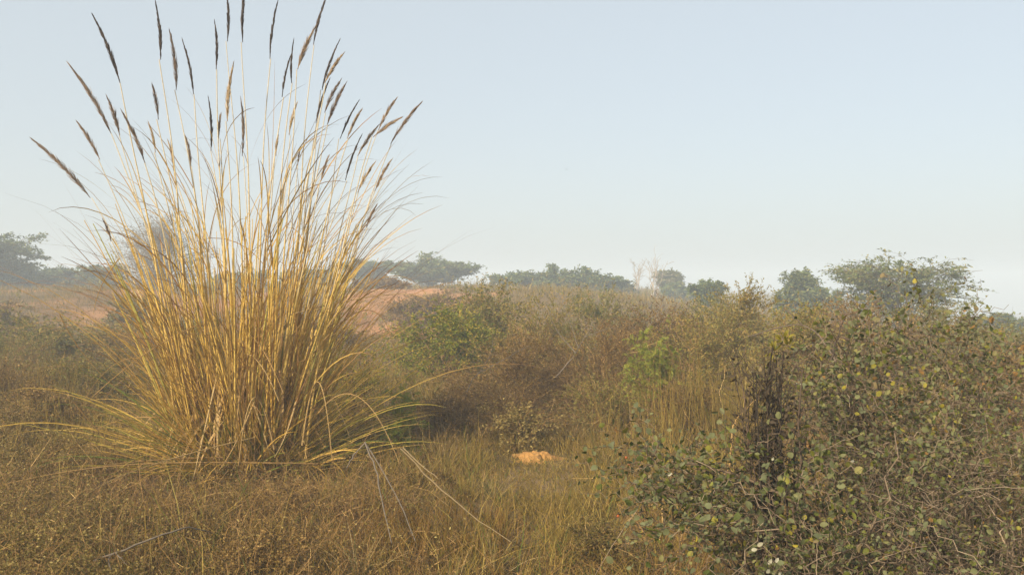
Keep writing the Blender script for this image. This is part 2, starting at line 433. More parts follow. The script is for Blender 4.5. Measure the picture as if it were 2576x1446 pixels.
def cane_grass():
    gz = float(ground_h(*CL))
    base = np.array([CL[0], CL[1], gz])
    root = empty('cane_grass', base, 'giant clump of golden cane grass with tall dark plumes against the sky', 'grass clump')
    root['kind'] = 'thing'
    k = 0.4367
    all_paths = []
    for (tx, ty, fx, fy, tint, full) in PLUMES:
        tx, ty, fx, fy = tx * k, ty * k, fx * k, fy * k
        oy = rng.uniform(-.28, .28)
        bpx = 620 + np.clip((fx - 612) * .42, -135, 150) + rng.uniform(-25, 25)
        b = np.array([(bpx - 1288) / F * 7.5, 7.5 + oy, gz - .02])
        Yp = 7.5 + oy * 1.9
        p = at(fx, fy, Yp)
        tip = at(tx, ty, Yp + oy * .12)
        d = p - b
        ctrl = b + np.array([d[0] * .30, d[1] * .4, d[2] * .55])
        S = 22
        t = np.linspace(0, 1, S)[:, None]
        path = (1 - t) ** 2 * b + 2 * t * (1 - t) * ctrl + t * t * p
        path = path + np.array([1, .4, 0]) * (.012 * np.sin(t * 9 + rng.uniform(0, 6)) * t)
        all_paths.append(path[:18:2] - base)
        g = Geo()
        rad = np.interp(t[:, 0], [0, .35, .55, .7, 1], [.0105, .0092, .007, .0055, .0038]) * rng.uniform(.85, 1.15)
        tt = rng.random()
        g.tubes((path - base)[None], rad[None], np.array([tt]), K=6)
        # sheath leaves on the stalk
        st = g.build('stalk', M['culm'], root)
        # plume: axis plus hundreds of fine ascending hairs
        h = Geo()
        ax = np.linspace(0, 1, 9)[:, None]
        bow = np.cross(tip - p, [0, 1, 0])
        bow = bow / np.linalg.norm(bow) * (.03 * np.linalg.norm(tip - p)) * (1 if tx < fx else -1) * -1
        axis = p + (tip - p) * ax + bow * (4 * ax * (1 - ax))
        h.tubes((axis - base)[None], np.linspace(.0035, .001, 9)[None], np.array([tint * .8]), K=4)
        Lp = np.linalg.norm(tip - p)
        n = int(330 * Lp / .6 * full) + 60
        u = rng.random(n) ** .9
        A, T = pick(axis[None], np.zeros(n, int), u)
        env = np.interp(u, [0, .1, .3, .6, .85, 1], [.35, .75, 1, .8, .45, .12])
        out = rdir(n)
        out -= T * (out * T).sum(1, keepdims=True)
        out = unit(out)
        ln = rng.uniform(.045, .085, n) * (1.3 if tint > .4 else 1.0) * (.55 + .45 * env) * min(1.2, .5 + Lp)
        spread = (.34 if tint > .4 else .19) * env * full
        e = A + (T + out * (spread * rng.uniform(.4, 1.3, n))[:, None]) * ln[:, None]
        m_ = (A + e) / 2 + out * (ln * .05)[:, None]
        C = bez(A, m_, e, 3) - base
        W = np.array([.0011, .0019, .0005])[None] * rng.uniform(.8, 1.5, (n, 1)) * (1.25 if tint < .35 else .95)
        h.ribbons(C, np.repeat(W, 1, 0), unit(np.cross(T, rdir(n))), np.clip(tint + rng.normal(0, .10, n), 0, 1))
        h.build('plume', M['plume'], st)
    # golden stalks that carry no plume: the first 55 as parts of their own, the others as one mass
    def plain_path(n):
        th = rng.uniform(0, 2 * math.pi, n)
        rr = np.sqrt(rng.random(n)) * .52
        b = np.stack([rr * np.cos(th) * 1.0, rr * np.sin(th) * .75, np.full(n, -.02)], 1)
        lean = R(2) + (rr / .52) * R(17) + rng.normal(0, R(3.5), n)
        az = th + rng.normal(0, .5, n)
        Ln = rng.uniform(1.25, 2.45, n)
        S = 12
        t = np.linspace(0, 1, S)
        ang = lean[:, None] * (0.75 + .5 * t[None])
        ds = Ln[:, None] / (S - 1)
        hx = np.concatenate([np.zeros((n, 1)), np.cumsum(np.sin(ang[:, 1:]) * ds, 1)], 1)
        hz = np.concatenate([np.zeros((n, 1)), np.cumsum(np.cos(ang[:, 1:]) * ds, 1)], 1)
        C = b[:, None] + np.stack([hx * np.cos(az)[:, None], hx * np.sin(az)[:, None], hz], -1)
        rad = np.interp(t, [0, .5, 1], [.0108, .0098, .0035])[None] * rng.uniform(.75, 1.15, (n, 1))
        return C, rad
    C, rad = plain_path(55)
    stalk_paths = C
    for i in range(55):
        g = Geo()
        g.tubes(C[i:i + 1], rad[i:i + 1], rng.random(1), K=6)
        g.build('stalk', M['plain_culm'], root)
    g = Geo()
    C, rad = plain_path(90)
    g.tubes(C, rad * .85, rng.random(90), K=5)
    tag(g.build('thin_stalks', M['plain_culm'], root), kind='stuff')

    def fan(n, rmax, lean0, lean1, L0, L1, droop0, droop1, w0, w1, tint, z0=0.0, S=12, power=1.0):
        th = rng.uniform(0, 2 * math.pi, n)
        rr = np.sqrt(rng.random(n)) * rmax
        b = np.stack([rr * np.cos(th), rr * np.sin(th) * .75, z0 + rng.uniform(-.02, .02, n)], 1)
        q = (rr / rmax) ** power
        lean = lean0 + (lean1 - lean0) * q + rng.normal(0, R(4), n)
        az = th + rng.normal(0, .5, n)
        Ln = rng.uniform(L0, L1, n) * np.where(rng.random(n) < .18, .55, 1) * (.92 + .16 * np.sin(2 * az + .8) + .1 * np.sin(5 * az + 2))
        lean = lean + np.where(rng.random(n) < .1, rng.normal(0, R(16), n), 0)
        dr = rng.uniform(droop0, droop1, n)
        t = np.linspace(0, 1, S)
        ang = lean[:, None] + dr[:, None] * t[None] ** 2.2
        ds = Ln[:, None] / (S - 1)
        hx = np.concatenate([np.zeros((n, 1)), np.cumsum(np.sin(ang[:, 1:]) * ds, 1)], 1)
        hz = np.concatenate([np.zeros((n, 1)), np.cumsum(np.cos(ang[:, 1:]) * ds, 1)], 1)
        sidew = rng.normal(0, .05, (n, 1)) * (t[None] ** 2) * Ln[:, None]
        ca, sa = np.cos(az)[:, None], np.sin(az)[:, None]
        Cc = b[:, None] + np.stack([hx * ca - sidew * sa, hx * sa + sidew * ca, hz], -1)
        Cc[..., 2] = np.maximum(Cc[..., 2], .03 + .1 * rng.random((n, 1)))
        W = np.interp(t, [0, .15, .6, .85, 1], [.6, 1, .75, .35, .08])[None] * rng.uniform(w0, w1, (n, 1))
        side = unit(np.stack([-np.sin(az), np.cos(az), rng.normal(0, .3, n)], 1) + rng.normal(0, .5, (n, 3)))
        return Cc, W, side, tint(n)
    g = Geo()
    g.ribbons(*fan(150, .5, R(2), R(20), 1.3, 2.5, R(4), R(45), .0042, .008, lambda n: np.clip(rng.normal(.55, .22, n), 0, 1)))
    g.ribbons(*fan(200, .45, R(4), R(26), 1.5, 2.7, R(30), R(110), .0034, .0064, lambda n: np.clip(rng.normal(.7, .2, n), 0, 1)))
    g.ribbons(*fan(200, .45, R(9), R(33), 1.5, 2.75, R(5), R(70), .0034, .0062, lambda n: np.clip(rng.normal(.85, .18, n), 0, 1)))
    g.ribbons(*fan(170, .5, R(2), R(24), .8, 1.7, R(5), R(40), .0045, .009, lambda n: np.clip(rng.normal(.5, .3, n), 0, 1)))
    # blades that leave the stalks higher up and arch outwards
    AP = np.concatenate([np.array(all_paths), np.array(all_paths), stalk_paths[:, :9]])
    n = 620
    P, T = pick(AP, rng.integers(0, len(AP), n), rng.uniform(.4, 1, n))
    out = unit(P * np.array([1, 1, 0]) + rng.normal(0, .35, (n, 3)) * np.array([1, 1, 0]))
    a0 = rng.uniform(R(5), R(32), n); dr = rng.uniform(R(5), R(85), n); Ln = rng.uniform(.4, 1.15, n)
    t = np.linspace(0, 1, 10)
    ang = a0[:, None] + dr[:, None] * t[None] ** 1.8
    ds = Ln[:, None] / 9
    hx = np.concatenate([np.zeros((n, 1)), np.cumsum(np.sin(ang[:, 1:]) * ds, 1)], 1)
    hz = np.concatenate([np.zeros((n, 1)), np.cumsum(np.cos(ang[:, 1:]) * ds, 1)], 1)
    Cc = P[:, None] + hx[..., None] * out[:, None] + hz[..., None] * unit(T * .8 + np.array([0, 0, .2]))[:, None]
    W = np.interp(t, [0, .2, .6, .9, 1], [.8, 1, .8, .45, .1])[None] * rng.uniform(.0036, .007, (n, 1))
    g.ribbons(Cc, W, unit(np.cross(out, [0, 0, 1.0]) + rng.normal(0, .6, (n, 3))), np.clip(rng.normal(.8, .2, n), 0, 1))
    tag(g.build('upright_blades', M['blade'], root), kind='stuff')
    g = Geo()
    g.ribbons(*fan(320, .6, R(14), R(52), .7, 1.6, R(8), R(60), .0045, .009, lambda n: np.clip(rng.normal(.6, .27, n), 0, 1)))
    g.ribbons(*fan(600, .62, R(20), R(70), .5, 1.3, R(5), R(45), .0045, .0095, lambda n: np.clip(rng.normal(.45, .3, n), 0, 1)))
    g.ribbons(*fan(120, .5, R(26), R(62), 1.0, 1.8, R(5), R(60), .0045, .0085, lambda n: np.clip(rng.normal(.78, .15, n), 0, 1)))
    tag(g.build('drooping_blades', M['basal'], root), kind='stuff')
    # broken straw blades hanging over the foot of the clump
    g = Geo()
    n = 240
    th = rng.uniform(math.pi * .95, math.pi * 2.05, n)
    a = np.stack([np.cos(th) * rng.uniform(.15, .5, n), np.sin(th) * rng.uniform(.1, .4, n), rng.uniform(.35, 1.0, n)], 1)
    e = a + np.stack([np.cos(th) * rng.uniform(.0, .35, n) + rng.normal(0, .15, n), np.sin(th) * rng.uniform(.05, .4, n), -a[:, 2] * rng.uniform(.6, .95, n)], 1)
    mid = (a + e) / 2 + np.stack([np.cos(th) * .1, np.sin(th) * .1, np.full(n, .12)], 1)
    Cc = bez(a, mid, e, 8)
    W = np.array([.6, 1, 1, .9, .85, .7, .5, .2])[None] * rng.uniform(.005, .011, (n, 1))
    g.ribbons(Cc, W, unit(np.cross(e - a, rdir(n))), rng.random(n))
    tag(g.build('dead_blades', M['dead'], root), kind='stuff')
    # snapped stalks: the upper half hangs over at a kink
    for i in range(16):
        th = rng.uniform(0, 2 * math.pi); rr = rng.uniform(.1, .5)
        b = np.array([rr * math.cos(th), rr * math.sin(th) * .75, 0])
        o_ = np.array([math.cos(th + rng.normal(0, .8)), math.sin(th + rng.normal(0, .8)) * .7, 0])
        kz = rng.uniform(.45, 1.5)
        kp = b + np.array([0, 0, kz]) + o_ * kz * rng.uniform(.08, .4)
        e = kp + o_ * rng.uniform(.3, .8) + np.array([0, 0, rng.uniform(-.7, .1)]) * min(1, kz)
        e[2] = max(e[2], .05)
        t_ = np.linspace(0, 1, 8)[:, None]
        path = np.concatenate([b + (kp - b) * t_, (kp + (e - kp) * t_)[1:] - np.array([0, 0, .07]) * (4 * t_ * (1 - t_))[1:] * -1])
        g = Geo()
        g.tubes(path[None], np.linspace(.0075, .003, len(path))[None], rng.random(1), K=5)
        g.build('snapped_stalk', M['dead'], root)
    # the few long canes that have fallen sideways: [(px,py)...] at depth
    falls = [([(800, 1166), (420, 1160), (250, 1155), (-20, 1226)], [7.0, 6.5, 6.2, 5.8], .008), ([(560, 1150), (260, 1172), (40, 1240)], [6.9, 6.3, 5.6], .007),
             ([(640, 1100), (350, 1180), (200, 1262)], [6.9, 6.1, 5.4], .006), ([(400, 1050), (290, 1060), (200, 1110)], 7.2, .005),
             ([(480, 1000), (340, 900), (215, 1000)], 7.3, .0045), ([(700, 800), (1000, 740), (1090, 790)], 7.4, .005), ([(780, 900), (930, 780), (1000, 930)], 7.2, .006), ([(800, 850), (960, 700), (1075, 745)], 7.4, .005), ([(760, 1120), (800, 960), (835, 1150)], [6.9, 6.8, 6.6], .008), ([(690, 1130), (640, 1000), (600, 1170)], [6.9, 6.7, 6.5], .008),
             ([(700, 700), (930, 740), (1010, 790)], 7.3, .003), ([(800, 1130), (920, 1085), (1040, 1040)], 7.3, .004),
             ([(760, 1000), (860, 830), (1000, 930)], 7.2, .004), ([(800, 1040), (905, 1000), (1010, 1180)], [7.1, 7.0, 6.7], .006),
             ([(300, 650), (255, 720), (235, 790)], 7.2, .006), ([(545, 950), (515, 1080), (487, 1200)], [6.9, 6.7, 6.45], .009),
             ([(640, 1010), (590, 1120), (545, 1190)], [6.9, 6.7, 6.5], .008), ([(745, 1010), (720, 1090), (690, 1150)], [6.9, 6.8, 6.6], .008),
             ([(150, 790), (210, 890), (300, 985)], 6.8, .0045), ([(185, 1010), (240, 1075), (300, 1140)], 6.4, .007)]
    for pts, Y, w in falls:
        P = np.array([at(x, y, Y[i] if isinstance(Y, list) else Y + .12 * i) for i, (x, y) in enumerate(pts)])
        if len(P) == 4:
            t = np.linspace(0, 1, 16)[:, None]
            path = (1 - t) ** 3 * P[0] + 3 * t * (1 - t) ** 2 * P[1] + 3 * t * t * (1 - t) * P[2] + t ** 3 * P[3]
        else:
            path = bez(P[0:1], 2 * P[1:2] - .5 * (P[0:1] + P[2:3]), P[2:3], 16)[0]
        g = Geo()
        g.tubes((path - base)[None], np.linspace(w, w * .35, 16)[None], rng.uniform(.3, 1, 1), K=5)
        g.build('fallen_cane', M['dead'], root)


cane_grass()


# ------------------------------------------------------------------ generic shrubs and trees
def lumpy(az, ph):
    return 1 + .17 * np.sin(2 * az + ph[0]) + .13 * np.sin(3 * az + ph[1]) + .10 * np.sin(5 * az + ph[2]) + .06 * np.sin(9 * az + ph[3])


LEAFK = 1.3


def plant(name, loc, label, cat, W, H, D=None, shape='dome', n_main=40, n_sub=220, n_twig=900, lpt=6, leaf=(.02, .011),
          leafmat='oliveleaf', stemmat='twig', r0=.008, group=None, seed=0, parts=('branches', 'foliage'), flat=0.0,
          leaf_up=0.0, compound=False, low=.12, twig_r=.0014, bare=0.0, seg=1.0, tint=(.5, .25), twig_len=(.10, .22), spine=0):
    g_ = np.random.default_rng(1000 + seed)
    lpt = int(round(lpt * 1.8))
    D = D or W
    Rx, Ry = W / 2, D / 2
    ph = g_.uniform(0, 6.3, 4)
    az = g_.uniform(0, 2 * math.pi, n_main)
    lm = lumpy(az, ph)
    if shape == 'dome':
        u = g_.random(n_main)
        zz = low + (1 - low) * u
        hor = np.sqrt(np.clip(1 - (zz * .98) ** 2.2, .03, 1))
        rad = g_.uniform(.55, 1.0, n_main) * lm
        tips = np.stack([Rx * np.cos(az) * hor * rad, Ry * np.sin(az) * hor * rad, H * zz * (.75 + .25 * rad)], 1)
        ctrl = tips * np.array([.35, .35, .8]) + g_.normal(0, .05, (n_main, 3)) * H
        b = np.stack([Rx * .35 * np.cos(az) * g_.random(n_main), Ry * .35 * np.sin(az) * g_.random(n_main), np.zeros(n_main)], 1)
    elif shape == 'umbrella':
        rr = np.sqrt(g_.random(n_main))
        tips = np.stack([Rx * np.cos(az) * rr * lm, Ry * np.sin(az) * rr * lm, H * (1 - .1 * rr ** 2) * np.where(g_.random(n_main) < .72, g_.uniform(.88, 1.0, n_main), g_.uniform(.66, .88, n_main))], 1)
        ctrl = np.stack([tips[:, 0] * .42, tips[:, 1] * .42, tips[:, 2] * .78], 1) + g_.normal(0, .05, (n_main, 3)) * H
        b = np.stack([g_.normal(0, .04 * W, n_main), g_.normal(0, .04 * W, n_main), np.zeros(n_main)], 1)
    elif shape == 'column':
        zz = g_.uniform(.5, 1, n_main)
        tips = np.stack([Rx * np.cos(az) * g_.uniform(.2, 1, n_main), Ry * np.sin(az) * g_.uniform(.2, 1, n_main), H * zz], 1)
        ctrl = tips * np.array([.3, .3, .6])
        b = np.stack([Rx * .3 * np.cos(az), Ry * .3 * np.sin(az), np.zeros(n_main)], 1) * g_.random((n_main, 1))
    else:  # vase: bare stems fanning upwards
        zz = g_.uniform(.6, 1, n_main)
        tips = np.stack([Rx * np.cos(az) * g_.uniform(.1, 1, n_main), Ry * np.sin(az) * g_.uniform(.1, 1, n_main), H * zz], 1)
        ctrl = tips * np.array([.25, .25, .55]) + g_.normal(0, .03, (n_main, 3)) * H
        b = g_.normal(0, .05, (n_main, 3)) * np.array([W, D, 0])
    S = 8
    C0 = bez(b, ctrl, tips, S)
    C0[:, 1:-1] += g_.normal(0, .018 * H, C0[:, 1:-1].shape)
    sg, lf = Geo(), Geo()
    R0 = np.linspace(1, .28, S)[None] * r0 * g_.uniform(.6, 1.2, (n_main, 1))
    sg.tubes(C0, R0, g_.random(n_main), K=5)
    size = (W + H) / 2
    cen = np.array([0, 0, H * .35])

    def kids(C, n, l0, l1, tmin, up):
        idx = g_.integers(0, len(C), n)
        t = tmin + (1 - tmin) * g_.random(n) ** .8
        P, T = pick(C, idx, t)
        out = unit(P - cen)
        d = unit(T * .6 + out * .5 + rdir(n, g_) * .85 + np.array([0, 0, up * (1 - flat)]))
        if flat: d = unit(d * np.array([1, 1, 1 - flat]))
        ln = g_.uniform(l0, l1, n)
        mid = P + d * (ln * .5)[:, None] + g_.normal(0, .08, (n, 3)) * ln[:, None]
        e = P + d * ln[:, None] + g_.normal(0, .1, (n, 3)) * ln[:, None] + np.array([0, 0, -.04]) * ln[:, None]
        Cc = bez(P, mid, e, 4)
        Cc[:, 1:3] += g_.normal(0, .03, (n, 2, 3)) * ln[:, None, None]
        Cc[..., 2] = np.maximum(Cc[..., 2], .015)
        return Cc
    C1 = kids(C0, n_sub, .16 * size, .36 * size, .25, .15)
    sg.tubes(C1, np.linspace(1, .4, 4)[None] * r0 * .38 * g_.uniform(.6, 1.2, (n_sub, 1)), g_.random(n_sub), K=4)
    C2 = kids(np.concatenate([C1, C1, C0[:, ::2][:, :4]]), n_twig, twig_len[0] * size, twig_len[1] * size, .15, .1)
    sg.tubes(C2, np.linspace(1, .5, 4)[None] * twig_r * g_.uniform(.7, 1.3, (n_twig, 1)), g_.random(n_twig), K=3)
    if spine:
        C3 = kids(C0, spine, .2 * size, .4 * size, .8, 1.2)
        sg.tubes(C3, np.linspace(1, .5, 4)[None] * twig_r * 1.4 * np.ones((spine, 1)), g_.random(spine), K=3)
    sets = [C2, C1[:, :]]
    for Cx, per in ((C2, lpt), (C1, max(1, lpt // 2))):
        keep = np.arange(len(Cx))[g_.random(len(Cx)) > bare]
        if not len(keep) or lpt == 0: continue
        idx = np.repeat(keep, per)
        n = len(idx)
        P, T = pick(Cx, idx, g_.uniform(.1, 1, n))
        # leaves of one twig share much of their tone
        tw = g_.random(len(Cx))
        tn = np.clip(tint[0] + tint[1] * (.65 * (tw[idx] * 2 - 1) * 1.6 + .8 * g_.normal(size=n)), 0, 1)
        ln = g_.uniform(.65, 1.3, n) * leaf[0] * LEAFK
        wd = ln * leaf[1] / leaf[0] * g_.uniform(.8, 1.2, n)
        nm = unit(rdir(n, g_) + np.array([0, 0, leaf_up]))
        axd = unit(T * .5 + rdir(n, g_))
        if flat: axd = unit(axd * np.array([1, 1, 1 - .7 * flat]))
        P = P + rdir(n, g_) * (ln * .3)[:, None]
        if compound:
            # each leaf is a pinnate spray: rachis with paired leaflets
            m = 7
            k = np.arange(m)
            s = unit(np.cross(axd, nm))
            for sgn in (-1, 1):
                Pk = P[:, None] + axd[:, None] * (ln[:, None, None] * (.15 + .85 * k / m)[None, :, None]) - np.array([0, 0, 1]) * (ln[:, None, None] * .35 * ((k / m) ** 2)[None, :, None])
                ak = unit(s * sgn + axd * .35)[:, None].repeat(m, 1)
                nk = nm[:, None].repeat(m, 1)
                lk = np.repeat((ln * .30)[:, None], m, 1) * (1 - .35 * k / m)[None]
                lf.leaves(Pk.reshape(-1, 3), ak.reshape(-1, 3), nk.reshape(-1, 3), lk.reshape(-1), lk.reshape(-1) * .38, np.repeat(tn, m), cup=.05)
        else:
            lf.leaves(P, axd, nm, ln, wd, tn)
    ref = np.concatenate(lf.v if lf.n else sg.v)
    ex = np.percentile(ref[:, 0], [2, 98]); ey = np.percentile(ref[:, 1], [2, 98]); ez = np.percentile(ref[:, 2], 99.3)
    fac = np.array([W / (ex[1] - ex[0]), D / (ey[1] - ey[0]), H / ez], np.float32)
    off = np.array([(ex[0] + ex[1]) / 2, (ey[0] + ey[1]) / 2, 0], np.float32)
    for G_ in (sg, lf):
        G_.v = [((q - off) * fac) for q in G_.v]
    root = empty(name, loc, label, cat, group)
    sg.build(parts[0], M[stemmat], root)
    if lf.n:
        lf.build(parts[1], M[leafmat], root)
    return root


def shrub(px0, px1, top, Y, label, cat='shrub', name='shrub', group=None, dd=1.0, zoff=0, **kw):
    cx = (px0 + px1) / 2
    x = (cx - 1288) / F * Y
    gz = float(ground_h(x, Y)) + zoff
    W = (px1 - px0) / F * Y * (1.0 if cat in ('tree', 'bare tree', 'sapling') else 1.22)
    H = EYE - (top - HOR) / F * Y - gz
    return plant(name, (x, Y, gz - .02), label, cat, W, H, D=W * dd, group=group, **kw)


BR = dict(leafmat='brownleaf', stemmat='twig')
OL = dict(leafmat='oliveleaf', stemmat='twig')
GR = dict(leafmat='greenleaf', stemmat='twig')
g1 = 'scrub bushes of the thicket'
# the thicket in the middle of the clearing's far side
shrub(1005, 1225, 768, 14.5, 'bright green leafy bush beside the red earth bank', name='green_bush', group=g1, seed=1, n_main=46, n_sub=320, n_twig=1500, lpt=7, leaf=(.034, .018), tint=(.45, .3), **GR)
shrub(1130, 1330, 715, 16.0, 'olive bush with a rounded twiggy top behind the bright green one', name='olive_bush', group=g1, seed=2, n_main=46, n_sub=300, n_twig=1400, lpt=6, leaf=(.034, .017), tint=(.6, .28), **OL)
shrub(1240, 1500, 742, 13.5, 'tall olive and brown bush at the middle of the thicket', name='thorn_bush', group=g1, seed=3, n_main=50, n_sub=340, n_twig=1700, lpt=5, leaf=(.028, .014), tint=(.7, .28), spine=10, **OL)
shrub(1150, 1420, 835, 10.8, 'low brown twiggy bush in front of the bright green one', name='twiggy_bush', group=g1, seed=4, n_main=52, n_sub=360, n_twig=1900, lpt=4, leaf=(.02, .01), tint=(.5, .3), spine=14, **BR)
shrub(1350, 1620, 805, 10.4, 'broad grey brown thicket bush crossed by pale bare branches', name='twiggy_bush', group=g1, seed=5, n_main=56, n_sub=400, n_twig=2100, lpt=4, leaf=(.019, .009), tint=(.45, .3), spine=14, **BR)
shrub(1420, 1600, 730, 17.0, 'pale olive bush on the skyline left of the bare saplings', name='olive_bush', group=g1, seed=6, n_main=40, n_sub=260, n_twig=1200, lpt=6, leaf=(.036, .017), tint=(.45, .25), **OL)
shrub(1540, 1760, 768, 13.0, 'dark reddish brown bush above the feathery green sapling', name='dark_bush', group=g1, seed=7, n_main=50, n_sub=340, n_twig=1700, lpt=6, leaf=(.022, .012), tint=(.3, .25), **BR)
shrub(1640, 1860, 790, 11.0, 'olive brown bush behind the stand of tall straw stems', name='thorn_bush', group=g1, seed=8, n_main=50, n_sub=330, n_twig=1700, lpt=5, leaf=(.024, .012), tint=(.75, .25), spine=8, **OL)
shrub(1790, 1960, 716, 12.5, 'domed brown bush standing highest left of the hazy round tree', name='domed_bush', group=g1, seed=9, n_main=50, n_sub=340, n_twig=1700, lpt=6, leaf=(.026, .013), tint=(.78, .2), **OL)
shrub(1900, 2130, 770, 10.0, 'dull olive bush between the domed brown one and the jujube', name='thorn_bush', group=g1, seed=10, n_main=50, n_sub=340, n_twig=1700, lpt=6, leaf=(.024, .013), tint=(.68, .25), spine=8, **OL)
shrub(1700, 1900, 745, 17.0, 'faint olive bush showing behind and left of the domed brown one', name='olive_bush', group=g1, seed=11, n_main=40, n_sub=260, n_twig=1200, lpt=6, leaf=(.036, .018), tint=(.55, .25), **OL)
shrub(2000, 2260, 752, 14.0, 'hazy brown bush under the left side of the flat topped acacia', name='domed_bush', group=g1, seed=12, n_main=46, n_sub=300, n_twig=1500, lpt=6, leaf=(.03, .015), tint=(.6, .25), **BR)
shrub(2200, 2480, 765, 17.0, 'dim brown bush behind the crest of the tall jujube', name='domed_bush', group=g1, seed=13, n_main=46, n_sub=300, n_twig=1500, lpt=6, leaf=(.034, .016), tint=(.5, .25), **OL)
shrub(2370, 2640, 812, 15.0, 'grey olive bush at the far right below the empty sky', name='olive_bush', group=g1, seed=14, n_main=50, n_sub=330, n_twig=1600, lpt=6, leaf=(.032, .016), tint=(.55, .25), spine=26, **OL)
shrub(2440, 2700, 850, 9.0, 'russet brown bush at the right edge behind the jujube', name='twiggy_bush', group=g1, seed=15, n_main=50, n_sub=360, n_twig=1800, lpt=5, leaf=(.02, .01), tint=(.6, .25), **BR)
# lower things at the edge of the clearing
g2 = 'low dry shrubs round the clearing'
shrub(1030, 1200, 985, 9.2, 'low dark brown dry shrub between the two leafy green weeds', name='dry_shrub', group=g2, seed=20, n_main=40, n_sub=280, n_twig=1500, lpt=3, leaf=(.016, .008), tint=(.35, .25), **BR)
shrub(1180, 1400, 960, 9.0, 'tangled grey brown dry shrub above the sand heap', name='dry_shrub', group=g2, seed=21, n_main=44, n_sub=300, n_twig=1600, lpt=3, leaf=(.016, .008), tint=(.5, .25), **BR)
shrub(1400, 1590, 940, 9.2, 'dry shrub with sparse leaves left of the feathery green sapling', name='dry_shrub', group=g2, seed=22, n_main=40, n_sub=280, n_twig=1400, lpt=3, leaf=(.018, .009), tint=(.6, .25), **OL)
shrub(1640, 1790, 965, 8.6, 'dry shrub among the tall straw stems, leaves tinted dark as if shaded', name='dry_shrub', group=g2, seed=23, n_main=40, n_sub=260, n_twig=1300, lpt=4, leaf=(.018, .009), tint=(.15, .2), **BR)  # the dark leaf tint paints in the shade among the straw
shrub(1240, 1390, 1010, 8.3, 'small leafy sage green herb in front of the tangled dry shrub', name='herb', group=g2, seed=24, n_main=24, n_sub=120, n_twig=500, lpt=4, leaf=(.022, .011), tint=(.7, .25), leafmat='tinyleaf', stemmat='twig')
g5 = 'dwarf shrubs in the foreground'
DW = dict(leafmat='tinyleaf', stemmat='twig', leaf=(.013, .007), n_main=26, n_sub=170, n_twig=900, lpt=4, r0=.004, twig_r=.0011, low=.05)
for i, (a, b_, top, Y, lab, kw) in enumerate([
    (-110, 190, 1185, 5.3, 'dusty dwarf shrub at the left edge behind the lying canes', DW), (150, 430, 1262, 4.9, 'dusty dwarf shrub above the curved pale twig', DW),
    (-80, 170, 1315, 4.2, 'grey green dwarf shrub filling the lower left corner', DW), (120, 330, 1400, 3.9, 'greyish dwarf shrub at the bottom left of the curved pale twig', DW),
    (400, 680, 1225, 5.6, 'brownish dwarf shrub straight below the giant grass', dict(DW, leafmat='brownleaf')), (640, 900, 1205, 5.9, 'twiggy brown dwarf shrub between the giant grass and the broken grey stick', dict(DW, leafmat='brownleaf', lpt=3)),
    (500, 760, 1330, 4.5, 'russet dwarf shrub at the bottom below the giant grass', dict(DW, leafmat='brownleaf', tint=(.7, .25))), (1000, 1180, 1170, 7.0, 'thin dwarf shrub behind the split pale cane', dict(DW, leafmat='brownleaf', lpt=3)),
    (20, 210, 1080, 6.9, 'olive dwarf shrub in the left hand scrub beside the drooping blades', DW), (-90, 80, 1000, 8.2, 'dark dwarf shrub at the left edge above the lying canes', DW),
    (1440, 1640, 1290, 4.9, 'dark low dwarf shrub under the tip of the sprawling jujube', dict(DW, tint=(.3, .2)))]):
    shrub(a, b_, top, Y, lab, 'dwarf shrub', 'dwarf_shrub', g5, seed=120 + i, **kw)
for i, (a, b_, top, Y, lab, kw) in enumerate([
    (-90, 120, 905, 10.5, 'brown scrub bush at the left edge behind the straw stand', BR), (90, 270, 890, 11.5, 'olive scrub bush left of the drooping grass blades', OL), (230, 420, 870, 12.5, 'olive scrub bush partly behind the left side of the giant grass', OL),
    (-60, 160, 835, 14.5, 'dull scrub bush on the lower left slope', OL), (240, 440, 815, 16.5, 'brown scrub bush on the slope behind the giant grass', BR), (40, 230, 960, 9.2, 'low brown scrub bush in front of the straw stand', BR)]):
    shrub(a, b_, top, Y, lab, 'shrub', 'slope_bush', 'scrub on the left slope', seed=140 + i, n_main=36, n_sub=240, n_twig=1100, lpt=4, leaf=(.022, .011), tint=(.55, .28), **kw)
# feathery green plants
g3 = 'feathery green saplings'
shrub(1575, 1700, 822, 9.0, 'feathery yellow green sapling right of the pale bare branches', 'sapling', 'feathery_sapling', g3, seed=30, shape='column', n_main=12, n_sub=70, n_twig=220, lpt=3, leaf=(.055, .02), leafmat='fernleaf', compound=True, tint=(.5, .25), twig_len=(.08, .16), r0=.005)
shrub(965, 1060, 960, 8.4, 'feathery bright green weed right of the giant grass', 'sapling', 'feathery_sapling', g3, seed=31, shape='dome', n_main=14, n_sub=50, n_twig=120, lpt=3, leaf=(.055, .02), leafmat='fernleaf', compound=True, tint=(.35, .25), twig_len=(.1, .2), r0=.005)
shrub(975, 1060, 1050, 7.7, 'small feathery green weed close to the fallen canes', 'sapling', 'feathery_sapling', g3, seed=32, shape='dome', n_main=10, n_sub=40, n_twig=90, lpt=3, leaf=(.05, .02), leafmat='fernleaf', compound=True, tint=(.3, .25), twig_len=(.1, .2), r0=.004)
shrub(820, 960, 838, 9.8, 'green bush half hidden behind the right side of the giant grass', 'shrub', 'green_bush', g3, seed=33, n_main=30, n_sub=150, n_twig=600, lpt=3, leaf=(.024, .011), tint=(.7, .25), **GR)

